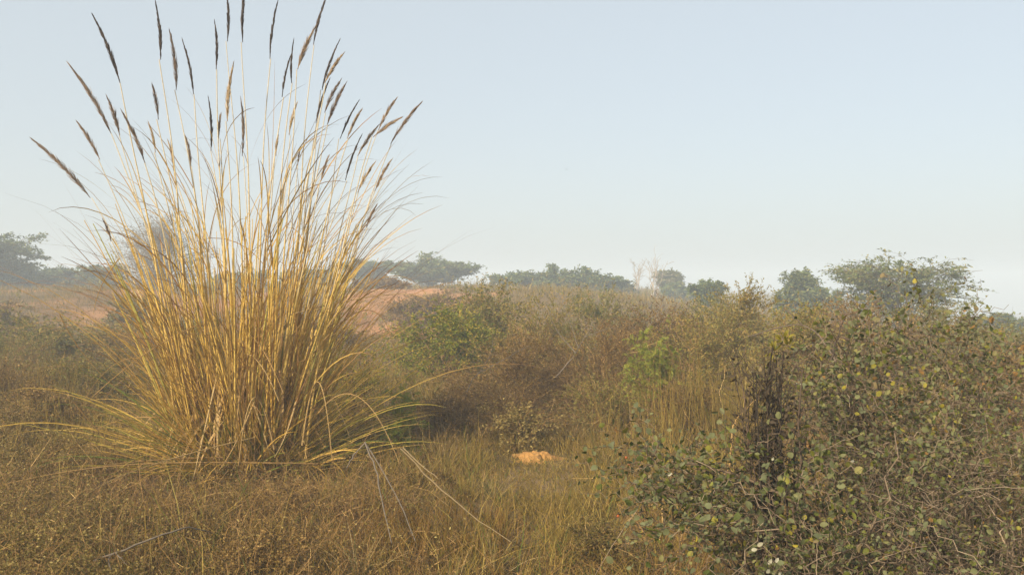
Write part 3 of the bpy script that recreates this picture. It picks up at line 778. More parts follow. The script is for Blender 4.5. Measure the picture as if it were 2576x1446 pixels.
# the left hand scrub slope
g4 = 'scrub on the left slope'
for i, (a, b_, top, Y, lab, kw) in enumerate([
    (-90, 140, 790, 16, 'grey green bush at the left edge below the red patches', OL), (60, 330, 800, 17, 'dull olive bush below the red bank left of the giant grass', OL),
    (-60, 70, 765, 26, 'brownish bush on the bank at the far left', BR), (300, 420, 742, 30, 'hazy bush on the bank left behind the giant grass', OL),
    (330, 600, 800, 19, 'bush seen through the lower left stalks of the giant grass', OL), (640, 860, 790, 21, 'brown bush seen through the right stalks of the giant grass', BR),
    (910, 1010, 700, 46, 'brown bush on top of the red bank right of the giant grass', BR), (1010, 1190, 735, 30, 'dry brown bush on the bank below the clear round acacia', BR)]):
    shrub(a, b_, top, Y, lab, name='bank_bush', group=g4, seed=40 + i, n_main=40, n_sub=240, n_twig=1100, lpt=6, leaf=(.0022 * Y + .006, .0011 * Y), tint=(.6, .28), twig_r=.0016, **kw)

# trees of the skyline
gt = 'hazy trees along the skyline'
AC = dict(parts=('trunk', 'crown'), leafmat='acacia', stemmat='bark', group=gt)


def tree(px0, px1, top, Y, label, seed, name='acacia_tree', shape='umbrella', **kw):
    a = dict(AC); a.update(n_main=34, n_sub=200, n_twig=900, lpt=7, leaf=(.0032 * Y + .012, .0014 * Y + .004), flat=.82, leaf_up=1.0, r0=.03, twig_r=.004, tint=(.5, .27))
    a.update(kw)
    return shrub(px0, px1, top, Y, label, 'tree', name, shape=shape, seed=seed, **a)


tree(2130, 2405, 652, 30, 'wide flat topped acacia standing over the right hand thicket', 60, n_main=60, n_sub=360, n_twig=1500, lpt=6, leaf=(.085, .034), tint=(.75, .27), r0=.022)
tree(1958, 2068, 684, 40, 'rounded hazy tree left of the wide flat topped acacia', 61, shape='dome', n_main=40, flat=.2, spine=10, tint=(.6, .25))
tree(1740, 1815, 706, 42, 'little flat topped acacia right of the pale bare saplings', 62, n_main=22, n_sub=110, n_twig=420)
tree(1000, 1180, 645, 66, 'clear dome shaped acacia on the bank right of the giant grass', 63, n_main=40, n_sub=260, n_twig=1300)
tree(870, 985, 655, 74, 'faint acacia just right of the giant grass stalks', 64, n_sub=160, n_twig=700)
tree(1245, 1375, 686, 62, 'broad low acacia right of the clear dome shaped one', 65, n_sub=190, n_twig=850)
tree(1355, 1500, 672, 58, 'bushy acacia with a pointed top at the middle of the skyline', 66, shape='dome', n_main=40, n_sub=220, n_twig=1000, flat=.3)
tree(1470, 1570, 690, 60, 'small sparse acacia left of the pale bare saplings', 67, n_sub=120, n_twig=500)
tree(1655, 1712, 682, 70, 'small pale green round crowned tree beside the bare saplings', 68, name='round_tree', n_main=20, n_sub=90, n_twig=380, leafmat='oliveleaf', tint=(.35, .2))
tree(1670, 1735, 712, 66, 'low dark bush tree at the foot of the small round crowned tree', 69, shape='dome', n_main=22, n_sub=110, n_twig=450)
tree(1515, 1600, 708, 64, 'low dark bush tree left of the pale bare saplings', 70, shape='dome', n_main=22, n_sub=110, n_twig=450)
tree(-110, 66, 582, 56, 'grey green tree cut by the left edge of the picture', 71, n_main=40, n_sub=260, n_twig=1200)
tree(-60, 90, 662, 60, 'dark low tree under the tree at the left edge', 72, shape='dome', n_main=36, n_sub=200, n_twig=1000)
tree(95, 210, 676, 64, 'low hazy bush tree left of the giant grass, nearer the left edge tree', 73, shape='dome', n_sub=170, n_twig=800)
tree(215, 310, 670, 64, 'low hazy bush tree touching the left stalks of the giant grass', 74, shape='dome', n_sub=170, n_twig=800)
tree(300, 500, 545, 50, 'tall wispy brown tree seen through the giant grass', 75, name='wispy_tree', shape='dome', n_main=60, n_sub=420, n_twig=1600, lpt=3, leaf=(.11, .03), leafmat='greytree', flat=0, leaf_up=0, tint=(.5, .25), low=.2)
tree(540, 670, 684, 66, 'hazy bush tree seen through the middle stalks of the giant grass', 76, shape='dome', n_sub=170, n_twig=800)
tree(710, 850, 680, 70, 'hazy bush tree seen through the right hand stalks of the giant grass', 77, shape='dome', n_sub=170, n_twig=800)
tree(2060, 2120, 735, 46, 'tiny dim tree in the gap left of the wide flat topped acacia', 78, shape='dome', n_main=20, n_sub=90, n_twig=360)
tree(2440, 2600, 790, 40, 'faint low tree on the far right horizon', 79, shape='dome', n_sub=170, n_twig=700)

gb = 'pale bare saplings on the skyline'
for i, (a, b_, top, lab) in enumerate([(1585, 1622, 650, 'shorter pale bare sapling on the skyline'), (1622, 1690, 622, 'taller pale bare sapling beside the small round crowned tree')]):
    shrub(a, b_, top, 62, lab, 'bare tree', 'bare_sapling', gb, shape='vase', seed=90 + i, n_main=5 + 3 * i, n_sub=40, n_twig=120, lpt=0, leaf=(.12, .04), leafmat='palebark', stemmat='palebark', r0=.035, twig_r=.008,
          parts=('branches', 'twigs'), twig_len=(.06, .14))


# ------------------------------------------------------------------ jujube bushes on the right
def jujube(name, label, lobes, foot, n_long, n_twig, lpt, leafsize, seed, extra=(), tint=(.45, .24), fine=False, berry=0, leafmat='jujube', bare=.2):
    """lobes: (centre xyz, radii xyz); long arching branches rise from the foot to the lobes, zigzag twigs carry alternate round leaves"""
    g_ = np.random.default_rng(seed)
    foot = np.array(foot, float)
    lob = [(np.array(c), np.array(r)) for c, r in lobes]
    vol = np.array([np.prod(r) ** .8 for c, r in lob]); vol /= vol.sum()
    sg, lf = Geo(), Geo()
    which = g_.choice(len(lob), n_long, p=vol)
    c = np.array([lob[w][0] for w in which]); r = np.array([lob[w][1] for w in which])
    d = rdir(n_long, g_)
    tip = c + r * d * (g_.uniform(.55, 1.0, n_long) ** .5)[:, None]
    b = foot + g_.normal(0, .10, (n_long, 3)) * np.array([1, 1, 0])
    ctrl = b * .45 + tip * .55 + np.array([0, 0, .28]) + g_.normal(0, .12, (n_long, 3))
    S = 12
    C0 = bez(b, ctrl, tip, S)
    zig = g_.normal(0, .016, C0.shape); zig[:, 0] = 0
    C0 = C0 + zig
    C0[..., 2] = np.maximum(C0[..., 2], foot[2] - .02)
    sg.tubes(C0, np.linspace(1, .3, S)[None] * g_.uniform(.003, .0075, (n_long, 1)), g_.random(n_long), K=6)

    def zigtwig(P, d, ln, S, amp):
        n = len(P)
        s = unit(np.cross(d, rdir(n, g_)))
        t = np.linspace(0, 1, S)
        z = np.where(np.arange(S) % 2 == 0, 1, -1) * amp
        z[0] = 0
        sag = -np.array([0, 0, 1.0]) * .16
        return P[:, None] + d[:, None] * (t[None, :, None] * ln[:, None, None]) + s[:, None] * (z[None, :, None] * ln[:, None, None]) + sag * (t[None, :, None] ** 2) * ln[:, None, None]
    # twigs start on the branches or inside the lobes and point outwards
    n1 = n_twig // 3
    idx = g_.integers(0, n_long, n1)
    P, T = pick(C0, idx, g_.uniform(.3, 1, n1))
    d = unit(T * .4 + rdir(n1, g_) + np.array([0, 0, .15]))
    C1 = zigtwig(P, d, g_.uniform(.16, .42, n1), 8, .045)
    n2 = n_twig - n1
    w2 = g_.choice(len(lob), n2, p=vol)
    c2 = np.array([lob[w][0] for w in w2]); r2 = np.array([lob[w][1] for w in w2])
    dd = rdir(n2, g_)
    P = c2 + r2 * dd * (g_.random(n2) ** .33 * .95)[:, None]
    keep = P[:, 2] > foot[2] + .05
    P, dd = P[keep], dd[keep]
    n2 = len(P)
    d = unit(dd * .6 + rdir(n2, g_) * .9 + np.array([0, 0, .1]))
    C2 = zigtwig(P, d, g_.uniform(.12, .34, n2), 8, .045)
    CT = np.concatenate([C1, C2])
    CT[..., 2] = np.maximum(CT[..., 2], foot[2] + .02)
    nt = len(CT)
    sg.tubes(CT, np.linspace(1, .5, 8)[None] * g_.uniform(.001, .0023, (nt, 1)), g_.random(nt), K=4)
    if extra:
        for pts, rad in extra:
            P = np.array(pts)
            sg.tubes(P[None], np.linspace(rad, rad * .55, len(P))[None], g_.uniform(.55, 1, 1), K=6)
    # alternate leaves; some twigs are bare
    leafy = np.where(g_.random(nt) > bare)[0]
    idx = np.repeat(leafy, lpt)
    n = len(idx)
    t = np.tile((np.arange(lpt) + .6) / lpt, len(leafy))
    P, T = pick(CT, idx, t)
    s = unit(np.cross(T, rdir(n, g_)))
    ax_ = unit(s + T * .5 + g_.normal(0, .3, (n, 3)))
    nm = unit(rdir(n, g_) + np.array([-.05, -.12, .5]))
    sz = leafsize * g_.uniform(.45, 1.3, n)
    tw = g_.random(nt)
    tn = np.clip(tint[0] + tint[1] * (1.1 * (tw[idx] * 2 - 1) + .9 * g_.normal(size=n)), 0, 1)
    lf.leaves(P + s * .003, ax_, nm, sz, sz * g_.uniform(.5, .92, n), tn, rich=not fine, cup=.16)
    root = empty(name, foot, label, 'bush')
    sg_o = sg.build('branches', M['jtwig'], root)
    lf_o = lf.build('foliage', M[leafmat], root)
    for o in (sg_o, lf_o):
        o.matrix_parent_inverse.identity()
        o.location = tuple(-foot)
    return root, CT, g_


def ap(px, py, Y): return at(px, py, Y)


J1 = ap(2230, 1300, 4.4); J1[2] = float(ground_h(J1[0], J1[1]))
lob1 = [(ap(2300, 985, 4.2), (.50, .45, .42)), (ap(2150, 960, 4.0), (.30, .32, .27)), (ap(2330, 835, 4.3), (.19, .2, .19)), (ap(2170, 1130, 3.9), (.26, .35, .25)),
        (ap(2440, 930, 4.4), (.24, .28, .28)), (ap(2230, 1130, 3.8), (.34, .35, .25)), (ap(2510, 1010, 4.3), (.22, .3, .3)), (ap(2210, 850, 4.2), (.17, .2, .12))]
root1, CT1, g_1 = jujube('jujube_bush', 'tall jujube bush with round dusty green and yellowing leaves at the right', lob1, J1, 70, 1150, 8, .0255, 501, tint=(.55, .3), bare=.3)
# the ground-hugging arm that reaches over the grass to the left
J2 = ap(2080, 1500, 3.7); J2[2] = float(ground_h(J2[0], J2[1]))
arm = [ap(2110, 1350, 3.3), ap(2050, 1295, 3.25), ap(1960, 1240, 3.25), ap(1860, 1195, 3.3), ap(1760, 1170, 3.35), ap(1690, 1160, 3.4)]
tw1 = [ap(1960, 1330, 3.0), ap(1900, 1335, 3.05), ap(1860, 1310, 3.1), ap(1790, 1325, 3.1), ap(1730, 1312, 3.15), ap(1690, 1350, 3.15)]
lob2 = [(ap(1600, 1190, 3.55), (.16, .2, .12)), (ap(1700, 1200, 3.45), (.2, .22, .13)), (ap(1830, 1210, 3.35), (.22, .25, .15)), (ap(1960, 1190, 3.3), (.2, .25, .14)),
        (ap(1690, 1280, 3.3), (.18, .2, .10)), (ap(1840, 1320, 3.2), (.2, .2, .12)), (ap(2010, 1290, 3.2), (.2, .22, .14)), (ap(2090, 1380, 3.1), (.2, .22, .15))]
root2, CT2, g_2 = jujube('jujube_bush', 'low sprawling jujube with leafy arms reaching left over the dry grass', lob2, J2, 44, 500, 8, .0265, 502, tint=(.38, .24),
                         extra=[(arm, .0065), (tw1, .0026)])
J3 = ap(2440, 1560, 3.5); J3[2] = float(ground_h(J3[0], J3[1]))
lob3 = [(ap(2420, 1180, 3.6), (.34, .35, .25)), (ap(2540, 1120, 3.6), (.25, .3, .22)), (ap(2290, 1250, 3.4), (.25, .3, .2)), (ap(2450, 1340, 3.2), (.34, .3, .2)),
        (ap(2280, 1390, 3.1), (.26, .26, .14)), (ap(2540, 1270, 3.3), (.22, .3, .25)), (ap(2140, 1440, 3.0), (.26, .24, .12)), (ap(2400, 1440, 2.95), (.3, .25, .12)), (ap(1960, 1460, 2.9), (.14, .2, .06))]
zz1 = [ap(2190, 1330, 3.1), ap(2215, 1280, 3.15), ap(2240, 1255, 3.1), ap(2225, 1200, 3.2), ap(2260, 1150, 3.2), ap(2250, 1090, 3.3)]
zz2 = [ap(2120, 1350, 2.95), ap(2180, 1322, 3.0), ap(2240, 1300, 3.0), ap(2300, 1312, 3.05), ap(2380, 1270, 3.1), ap(2450, 1250, 3.2)]
root3, CT3, g_3 = jujube('jujube_bush', 'grey twiggy jujube with small dull leaves in the lower right corner', lob3, J3, 80, 1350, 7, .019, 503, tint=(.5, .27), bare=.35,
                         extra=[(zz1, .0036), (zz2, .0028)])


def loose_leaves(root, foot, pts, mat, size, name, round_=.8):
    for (px, py, Y) in pts:
        g = Geo()
        p = at(px, py, Y) - foot
        g.leaves(p[None], unit(rdir(1) * .5 + np.array([[.6, 0, .4]])), unit(rdir(1) * .35 + np.array([[-.1, -.9, .45]])), np.array([size * rng.uniform(.8, 1.2)]), np.array([size * round_]), rng.random(1), rich=True)
        g.build(name, M[mat], root)


loose_leaves(root3, J3, [(1890, 1382, 2.85), (1932, 1418, 2.85), (1928, 1440, 2.85), (1950, 1414, 2.85), (1905, 1372, 2.9), (1958, 1444, 2.9)], 'cream', .021, 'bleached_leaf', .62)
loose_leaves(root2, J2, [(1942, 1158, 3.2), (1680, 1196, 3.3), (2140, 1160, 3.2)], 'cream', .018, 'bleached_leaf', .5)
yl = [(2155, 940, 3.6), (2230, 945, 3.7), (2290, 925, 3.8), (2320, 930, 3.8), (2350, 935, 3.9), (2192, 925, 3.6), (2060, 940, 3.6), (2325, 975, 3.8), (2265, 980, 3.7), (1995, 1330, 3.0), (1985, 1345, 3.0), (2020, 1305, 3.1),
      (2150, 1040, 3.5), (2190, 1170, 3.3), (2130, 1230, 3.2)]
loose_leaves(root1, J1, yl, 'yellowleaf', .021, 'yellow_leaf')
for (px, py, Y) in [(1511, 1225, 3.5), (1555, 1297, 3.3), (1583, 1167, 3.5), (1575, 1150, 3.6)]:
    p = at(px, py, Y) - J2
    g = Geo()
    t = np.linspace(-1, 1, 9)
    g.tubes((p + np.array([0, 0, 1]) * (t[:, None] * .0062))[None], (.0065 * np.sqrt(np.clip(1 - t ** 2, .01, 1)))[None], rng.random(1), K=10)
    g.build('berry', M['berry'], root2)


# the dark dead shrub with a yellow sprig
def dead_shrub():
    Y = 3.35
    f = at(1948, 1190, Y); f[2] = float(ground_h(f[0], f[1]))
    root = empty('dead_shrub', f, 'upright dark dead stems with a yellow green sprig on top, left of the tall jujube', 'shrub')
    g = Geo()
    n = 24
    b = np.stack([rng.normal(0, .05, n), rng.normal(0, .05, n), np.zeros(n)], 1)
    tip = b + np.stack([rng.normal(0, .07, n), rng.normal(0, .07, n), np.where(np.arange(n) < 4, rng.uniform(.95, 1.12, n), rng.uniform(1.1, 1.4, n))], 1)
    C = bez(b, (b + tip) / 2 + rng.normal(0, .03, (n, 3)), tip, 9) + rng.normal(0, .011, (n, 9, 3))
    g.tubes(C, np.linspace(1, .35, 9)[None] * np.where(np.arange(n) < 4, .011, rng.uniform(.003, .007, n))[:, None], rng.random(n) ** 1.8, K=6)
    m = 420
    P, T = pick(C, rng.integers(0, n, m), rng.uniform(.65, 1, m))
    e = P + unit(T + rdir(m) * .9) * rng.uniform(.05, .16, (m, 1))
    g.tubes(bez(P, (P + e) / 2 + rng.normal(0, .008, (m, 3)), e, 4), np.full((m, 4), .0012), rng.random(m), K=3)
    g.build('stems', M['darkstem'], root)
    g = Geo()
    m = 800
    P, T = pick(C, rng.integers(0, n, m), rng.uniform(.72, 1, m))
    P = P + rng.normal(0, .03, (m, 3))
    ln = rng.uniform(.014, .038, m)
    g.leaves(P, rdir(m), rdir(m), ln, ln * .4, rng.random(m))
    g.build('withered_leaves', M['redleaf'], root)
    for cx, cy, k in ((1972, 856, 16), (1948, 885, 10), (1985, 872, 8)):
        g = Geo()
        c0 = at(cx, cy, Y - .02) - f
        d = unit(rdir(k) + np.array([0, -.2, .5]))
        ln = rng.uniform(.022, .038, k)
        g.leaves(np.repeat(c0[None], k, 0) + d * .012, d, unit(rdir(k) + np.array([0, -.8, .5])), ln, ln * .3, rng.random(k), rich=True)
        g.build('yellow_sprig', M['yellowleaf'], root)


dead_shrub()


def stick(name, label, cat, lines, mat, group=None):
    """a thin fallen or standing stick: one mesh of a few joined tubes"""
    P0 = np.array(lines[0][0][0])
    g = Geo()
    for pts, r0_, r1_ in lines:
        P = np.array(pts)
        n = 4 * (len(P) - 1) + 1
        s = np.linspace(0, len(P) - 1, n)
        # Catmull-Rom through the points
        Q = np.concatenate([2 * P[:1] - P[1:2], P, 2 * P[-1:] - P[-2:-1]])
        out = []
        for u in s:
            i = min(int(u), len(P) - 2); t = u - i
            a, b, c, d = Q[i], Q[i + 1], Q[i + 2], Q[i + 3]
            out.append(.5 * (2 * b + (c - a) * t + (2 * a - 5 * b + 4 * c - d) * t * t + (3 * b - a - 3 * c + d) * t ** 3))
        C = np.array(out) - P0
        C[1:-1] += rng.normal(0, r0_ * .55, C[1:-1].shape)
        g.tubes(C[None], np.linspace(r0_, r1_, n)[None], rng.uniform(.4, 1, 1), K=6)
    o = g.build(name, M[mat])
    o.location = tuple(float(q) for q in P0)
    return tag(o, label, cat, group)


stick('fallen_cane', 'split pale cane lying across the grass, pointing to the lower right', 'cane',
      [([at(1008, 1128, 6.55), at(1090, 1212, 5.75), at(1180, 1290, 5.15), at(1285, 1362, 4.65)], .0062, .0025), ([at(1014, 1126, 6.5), at(1062, 1170, 6.05), at(1102, 1204, 5.75)], .006, .003)], 'cane')
stick('broken_stick', 'grey broken stick bent like a knee under the giant grass', 'stick',
      [([at(918, 1112, 6.5), at(945, 1178, 5.9), at(962, 1260, 5.3), at(985, 1365, 4.7)], .0065, .003), ([at(918, 1112, 6.5), at(985, 1225, 5.6), at(1045, 1360, 4.75)], .005, .003), ([at(920, 1113, 6.5), at(890, 1145, 6.45), at(872, 1175, 6.4)], .006, .004)], 'greystick')
stick('curved_twig', 'pale curved twig forking in the scrub at the lower left', 'twig',
      [([at(232, 1412, 4.1), at(340, 1370, 4.2), at(430, 1338, 4.3), at(480, 1326, 4.4), at(530, 1338, 4.5)], .006, .003), ([at(285, 1393, 4.15), at(272, 1410, 4.1), at(285, 1455, 4.0)], .004, .003), ([at(293, 1390, 4.15), at(320, 1420, 4.1)], .003, .002)], 'greystick')
stick('bent_reed', 'single pale green reed bent over left of the dead dark stems', 'reed',
      [([at(1842, 1112, 5.4), at(1845, 1072, 5.4), at(1868, 1035, 5.4), at(1915, 993, 5.4)], .006, .0035), ([at(1842, 1112, 5.4), at(1830, 1180, 5.3), at(1775, 1255, 5.2)], .006, .005)], 'dead')
stick('bare_branch', 'pale bare forked branch rising from the middle of the thicket', 'branch',
      [([at(1395, 950, 9.6), at(1440, 900, 9.6), at(1462, 862, 9.7), at(1500, 800, 9.8)], .007, .003), ([at(1448, 888, 9.6), at(1400, 830, 9.7), at(1372, 760, 9.8)], .006, .003), ([at(1455, 875, 9.6), at(1430, 800, 9.7), at(1415, 770, 9.8)], .005, .002), ([at(1470, 848, 9.7), at(1520, 830, 9.7), at(1560, 822, 9.7)], .005, .002)], 'greystick')
stick('bare_branch', 'thin pale twig curving up at the lower front of the thicket', 'branch',
      [([at(1175, 985, 9.2), at(1195, 945, 9.2), at(1230, 925, 9.3), at(1330, 870, 9.4)], .006, .003), ([at(1205, 940, 9.25), at(1235, 890, 9.3), at(1240, 840, 9.35)], .004, .002)], 'greystick')
stick('bare_branch', 'brown bare branch crossing the dull olive bush above the yellow sprig', 'branch',
      [([at(1880, 846, 4.9), at(1960, 824, 4.9), at(2020, 818, 4.9), at(2065, 850, 4.8), at(2110, 930, 4.6), at(2170, 1100, 4.4)], .003, .005), ([at(2020, 818, 4.9), at(1985, 785, 4.9), at(1965, 772, 4.9)], .003, .0015)], 'bark')
stick('thorn_twig', 'dark twig with black pods standing out over the jujube top', 'twig',
      [([at(2085, 925, 4.2), at(2098, 880, 4.2), at(2108, 845, 4.2), at(2118, 810, 4.2)], .006, .003), ([at(2115, 820, 4.2), at(2122, 800, 4.2), at(2128, 792, 4.2)], .006, .005), ([at(2108, 845, 4.2), at(2135, 855, 4.2)], .004, .007)], 'darkstem')


# the bird
def bird():
    p = at(1425, 427, 40)
    g = Geo()
    t = np.linspace(-1, 1, 11)
    ax = np.stack([t * .055, t * .01, t * .02], 1)
    g.tubes(ax[None], (np.array([.001, .006, .009, .013, .017, .018, .016, .012, .012, .008, .001]))[None], np.array([.4]), K=8)
    for s in (-1, 1):
        w = np.array([[.01, s * .008, .008], [.005, s * .05, .045], [-.015, s * .09, .04], [-.035, s * .13, .015]])
        g.ribbons(w[None], np.array([[.022, .02, .014, .003]]), np.array([[1.0, 0, 0.1]]), np.array([.3]))
    o = g.build('bird', M['bird'])
    o.location = p
    o.rotation_euler = (0, 0, R(70))
    tag(o, 'tiny dark bird flying alone in the pale sky', 'bird')


bird()


# ------------------------------------------------------------------ grass and undergrowth (nobody could count it)
def scatter(n, y0, y1, margin=1.06, power=1.0, xlim=(-.64, .64)):
    # uniform over the visible wedge of ground
    y = np.sqrt(rng.random(n) * (y1 ** 2 - y0 ** 2) + y0 ** 2)
    x = rng.uniform(xlim[0], xlim[1], n) * y * margin
    return x, y


def in_sand(x, y):
    return ((x - SAND[0]) / .17) ** 2 + ((y - SAND[1]) / .22) ** 2 < .45 + .9 * noise2(x * 13, y * 11)


def near_sand(x, y):
    return (1 - sm(.28, .55, np.abs(x - SAND[0]))) * sm(SAND[1] - 1.7, SAND[1] - 1.2, y) * (1 - sm(SAND[1] + .1, SAND[1] + .4, y))


def grass_patch(g, x, y, h0, h1, w, lean, tint_fn, S=5, hmul=None, tuft=0, spread=.06, wild=.012):
    """blades; with tuft > 1 the given spots are tuft centres, each carrying that many blades that lean outwards"""
    keep = ~in_sand(x, y)
    x, y = x[keep], y[keep]
    tone = rng.normal(0, .13, len(x))
    hm = hmul(x, y) if hmul is not None else np.ones(len(x))
    hm = np.clip(hm, .35, 2) * rng.uniform(.7, 1.25, len(x))
    hm = hm * (1 - .84 * near_sand(x, y))
    if tuft:
        x, y, tone, hm = [np.repeat(q, tuft) for q in (x, y, tone, hm)]
        th = rng.uniform(0, 2 * math.pi, len(x)); rr = np.abs(rng.normal(0, spread, len(x)))
        x = x + rr * np.cos(th); y = y + rr * np.sin(th)
        az = th + rng.normal(0, .7, len(x))
        le = np.abs(rng.normal(lean, lean * .45, len(x))) * (.5 + rr / spread * .6)
    else:
        az = rng.uniform(0, 2 * math.pi, len(x))
        le = np.abs(rng.normal(lean, lean * .5, len(x)))
    n = len(x)
    H = rng.uniform(h0, h1, n) * hm
    z = ground_h(x, y)
    t = np.linspace(0, 1, S)
    le = np.clip(le, 0, 1.25)
    hx = np.sin(le)[:, None] * H[:, None] * (t[None] ** 1.5)
    hz = H[:, None] * (t[None] * np.cos(le * .8)[:, None] - .18 * np.sin(le)[:, None] * t[None] ** 3)
    C = np.stack([x[:, None] + hx * np.cos(az)[:, None], y[:, None] + hx * np.sin(az)[:, None], z[:, None] + hz - .01], -1)
    C[:, 1:] += np.cumsum(rng.normal(0, wild, C[:, 1:].shape), 1) * .6
    W = np.array([1, 1, .85, .55, .12])[None] * (w * rng.uniform(.5, 1.5, n))[:, None]
    side = unit(np.stack([np.ones(n), rng.normal(0, .6, n), rng.normal(0, .25, n)], 1))
    g.ribbons(C, W, side, np.clip(tint_fn(x, y, n) + tone * (rng.random(n) < .97), 0, 1))


def zone(x, y):
    return noise2(x * 1.3, y * 1.1, 2.2)


def gt_tint(x, y, n):
    r = x / y
    # straw clearing in the centre, browner to the left and in the very front
    base = .50 + .12 * zone(x, y) + .12 * sm(-.05, .1, r) * (1 - sm(.25, .4, r)) * sm(5, 6.5, y)
    base = base - .10 * (1 - sm(-.35, -.2, r))
    tt = np.clip(base + rng.normal(0, .17, n), 0, .95)
    green = rng.random(n) < .035 + .03 * (zone(x * 1.7, y) > .3)
    return np.where(green, 1.0, tt)


g = Geo()
hz = lambda x, y: .78 + .5 * zone(x * .8, y * .7)
x, y = scatter(1500, 2.6, 8.5); grass_patch(g, x, y, .10, .36, .0021, .55, gt_tint, hmul=hz, tuft=22, spread=.06)
x, y = scatter(9000, 2.6, 8.5); grass_patch(g, x, y, .06, .26, .0022, .8, gt_tint, hmul=hz, wild=.02)
x, y = scatter(9000, 2.6, 9.5); k_ = rng.random(9000) < np.clip(.55 + .6 * zone(x * 1.1 + 4, y * 1.3), .1, 1); grass_patch(g, x[k_], y[k_], .22, .62, .0022, .8, lambda x, y, n: np.clip(rng.normal(.82, .09, n), 0, .95), hmul=hz, wild=.02)
x, y = scatter(3000, 8.5, 16); grass_patch(g, x, y, .12, .38, .0032, .5, gt_tint, hmul=hz, tuft=16, spread=.1)
x, y = scatter(60000, 16, 40); grass_patch(g, x, y, .12, .36, .006, .4, gt_tint, hmul=lambda x, y: (.8 + .3 * zone(x * .5, y * .5)) * (1 - .75 * (redsoil(x, y) > .4)))
x, y = scatter(60000, 40, 150); grass_patch(g, x, y, .2, .55, .016, .35, gt_tint, hmul=lambda x, y: (.8 + .3 * zone(x * .3, y * .3)) * (1 - .7 * (redsoil(x, y) > .4)))
x, y = scatter(800, 2.8, 5.9, xlim=(-.46, .0)); k_ = rng.random(800) < np.clip(.45 + .6 * zone(x * 1.4, y), 0, 1); grass_patch(g, x[k_], y[k_], .08, .26, .0022, .5, lambda x, y, n: np.clip(rng.normal(.5, .2, n), 0, 1), tuft=20, spread=.07)
g.m[-1][:] = 1
g_m = len(g.m)
n_ = 5200
x = SAND[0] + rng.normal(0, .36, n_); y = SAND[1] - .5 + rng.normal(0, .62, n_)
grass_patch(g, x, y, .10, .26, .0024, .9, gt_tint, wild=.02)
tag(g.build('dry_grass', [M['grass'], M['russet']]), 'dry golden brown grass covering the ground', 'grass', kind='stuff')

# tall straw stems right of the feathery sapling and on the left slope
g = Geo()
for (a, b_, Y0, Y1, n, h0, h1, tb) in [(1640, 1910, 7.7, 9.4, 62, .4, 1.0, .6), (1480, 1650, 8.2, 9.6, 16, .3, .75, .6), (-60, 230, 9.5, 13.5, 90, .35, .8, .4), (0, 420, 7.5, 10, 45, .25, .6, .5), (1560, 1700, 9.5, 10.5, 14, .3, .8, .5)]:
    Yv = rng.uniform(Y0, Y1, n)
    xv = rng.uniform(a - 1288, b_ - 1288, n) / F * Yv
    grass_patch(g, xv, Yv, h0, h1, .0023, .2, lambda x, y, n, tb=tb: np.clip(rng.normal(tb, .2, n), 0, .93), tuft=14, spread=.08, wild=.022)
tag(g.build('tall_straw', M['grass']), 'stand of tall upright straw stems beside the thicket', 'grass', kind='stuff')


# tangled small scrub: thin twigs with tiny dusty leaves, merged
def tangle(name, label, spots, size, n_tw, n_lf, leafl, mats, tint_l, hscale=1.0, twr=.0012, straight=.6):
    x, y, s = spots
    n = len(x)
    keep = ~in_sand(x, y) & (near_sand(x, y) < .4); x, y, s = x[keep], y[keep], s[keep]; n = len(x)
    z = ground_h(x, y)
    g = Geo()
    base = np.stack([x, y, z], 1)
    m = n * n_tw
    bi = np.repeat(np.arange(n), n_tw)
    az = rng.uniform(0, 2 * math.pi, m)
    el = np.arccos(rng.uniform(.15, 1, m))
    L = size * s[bi] * rng.uniform(.5, 1.15, m)
    d = np.stack([np.sin(el) * np.cos(az), np.sin(el) * np.sin(az), np.cos(el) * hscale], 1)
    st = base[bi] + np.stack([np.cos(az), np.sin(az), np.zeros(m)], 1) * (rng.random(m) * .3 * L)[:, None]
    e = st + d * L[:, None]
    mid = (st + e) / 2 + np.array([0, 0, .12]) * L[:, None] + rng.normal(0, .1, (m, 3)) * L[:, None]
    C = bez(st, mid, e, 5)
    C[:, 1:] += rng.normal(0, .03, (m, 4, 3)) * L[:, None, None]
    C[..., 2] = np.maximum(C[..., 2], base[bi][:, None, 2] + .005)
    g.ribbons(C, np.array([1, .9, .8, .6, .4])[None] * (twr * rng.uniform(.6, 1.5, m))[:, None], rdir(m), np.clip(rng.normal(.5, .25, m), 0, 1), 0)
    # side twiglets
    k = m * 2
    ti = rng.integers(0, m, k)
    P, T = pick(C, ti, rng.uniform(.25, 1, k))
    Lk = L[ti] * rng.uniform(.15, .4, k)
    e2 = P + unit(T * .6 + rdir(k)) * Lk[:, None]
    C2 = bez(P, (P + e2) / 2 + rng.normal(0, .08, (k, 3)) * Lk[:, None], e2, 3)
    g.ribbons(C2, np.array([.8, .65, .4])[None] * (twr * .8 * rng.uniform(.6, 1.4, k))[:, None], rdir(k), np.clip(rng.normal(.55, .25, k), 0, 1), 0)
    q = n * n_lf
    li = rng.integers(0, k, q)
    P, T = pick(C2, li, rng.random(q))
    ln = leafl * rng.uniform(.6, 1.4, q)
    g.leaves(P, unit(T * .5 + rdir(q)), unit(rdir(q) + np.array([0, -.2, .5])), ln, ln * .5, tint_l(P[:, 0], P[:, 1], q), 1)
    return tag(g.build(name, mats), label, 'undergrowth', kind='stuff')


def clumpy(x, y):
    return np.clip(.5 + 1.1 * noise2(x * 1.9 + 3, y * 1.6, .7), .05, 1)


def spots(n, y0, y1, cond=None, xlim=(-.64, .64)):
    x, y = scatter(n, y0, y1, xlim=xlim)
    if cond is not None:
        k = rng.random(n) < cond(x, y)
        x, y = x[k], y[k]
    return x, y, rng.uniform(.45, 1.4, len(x))


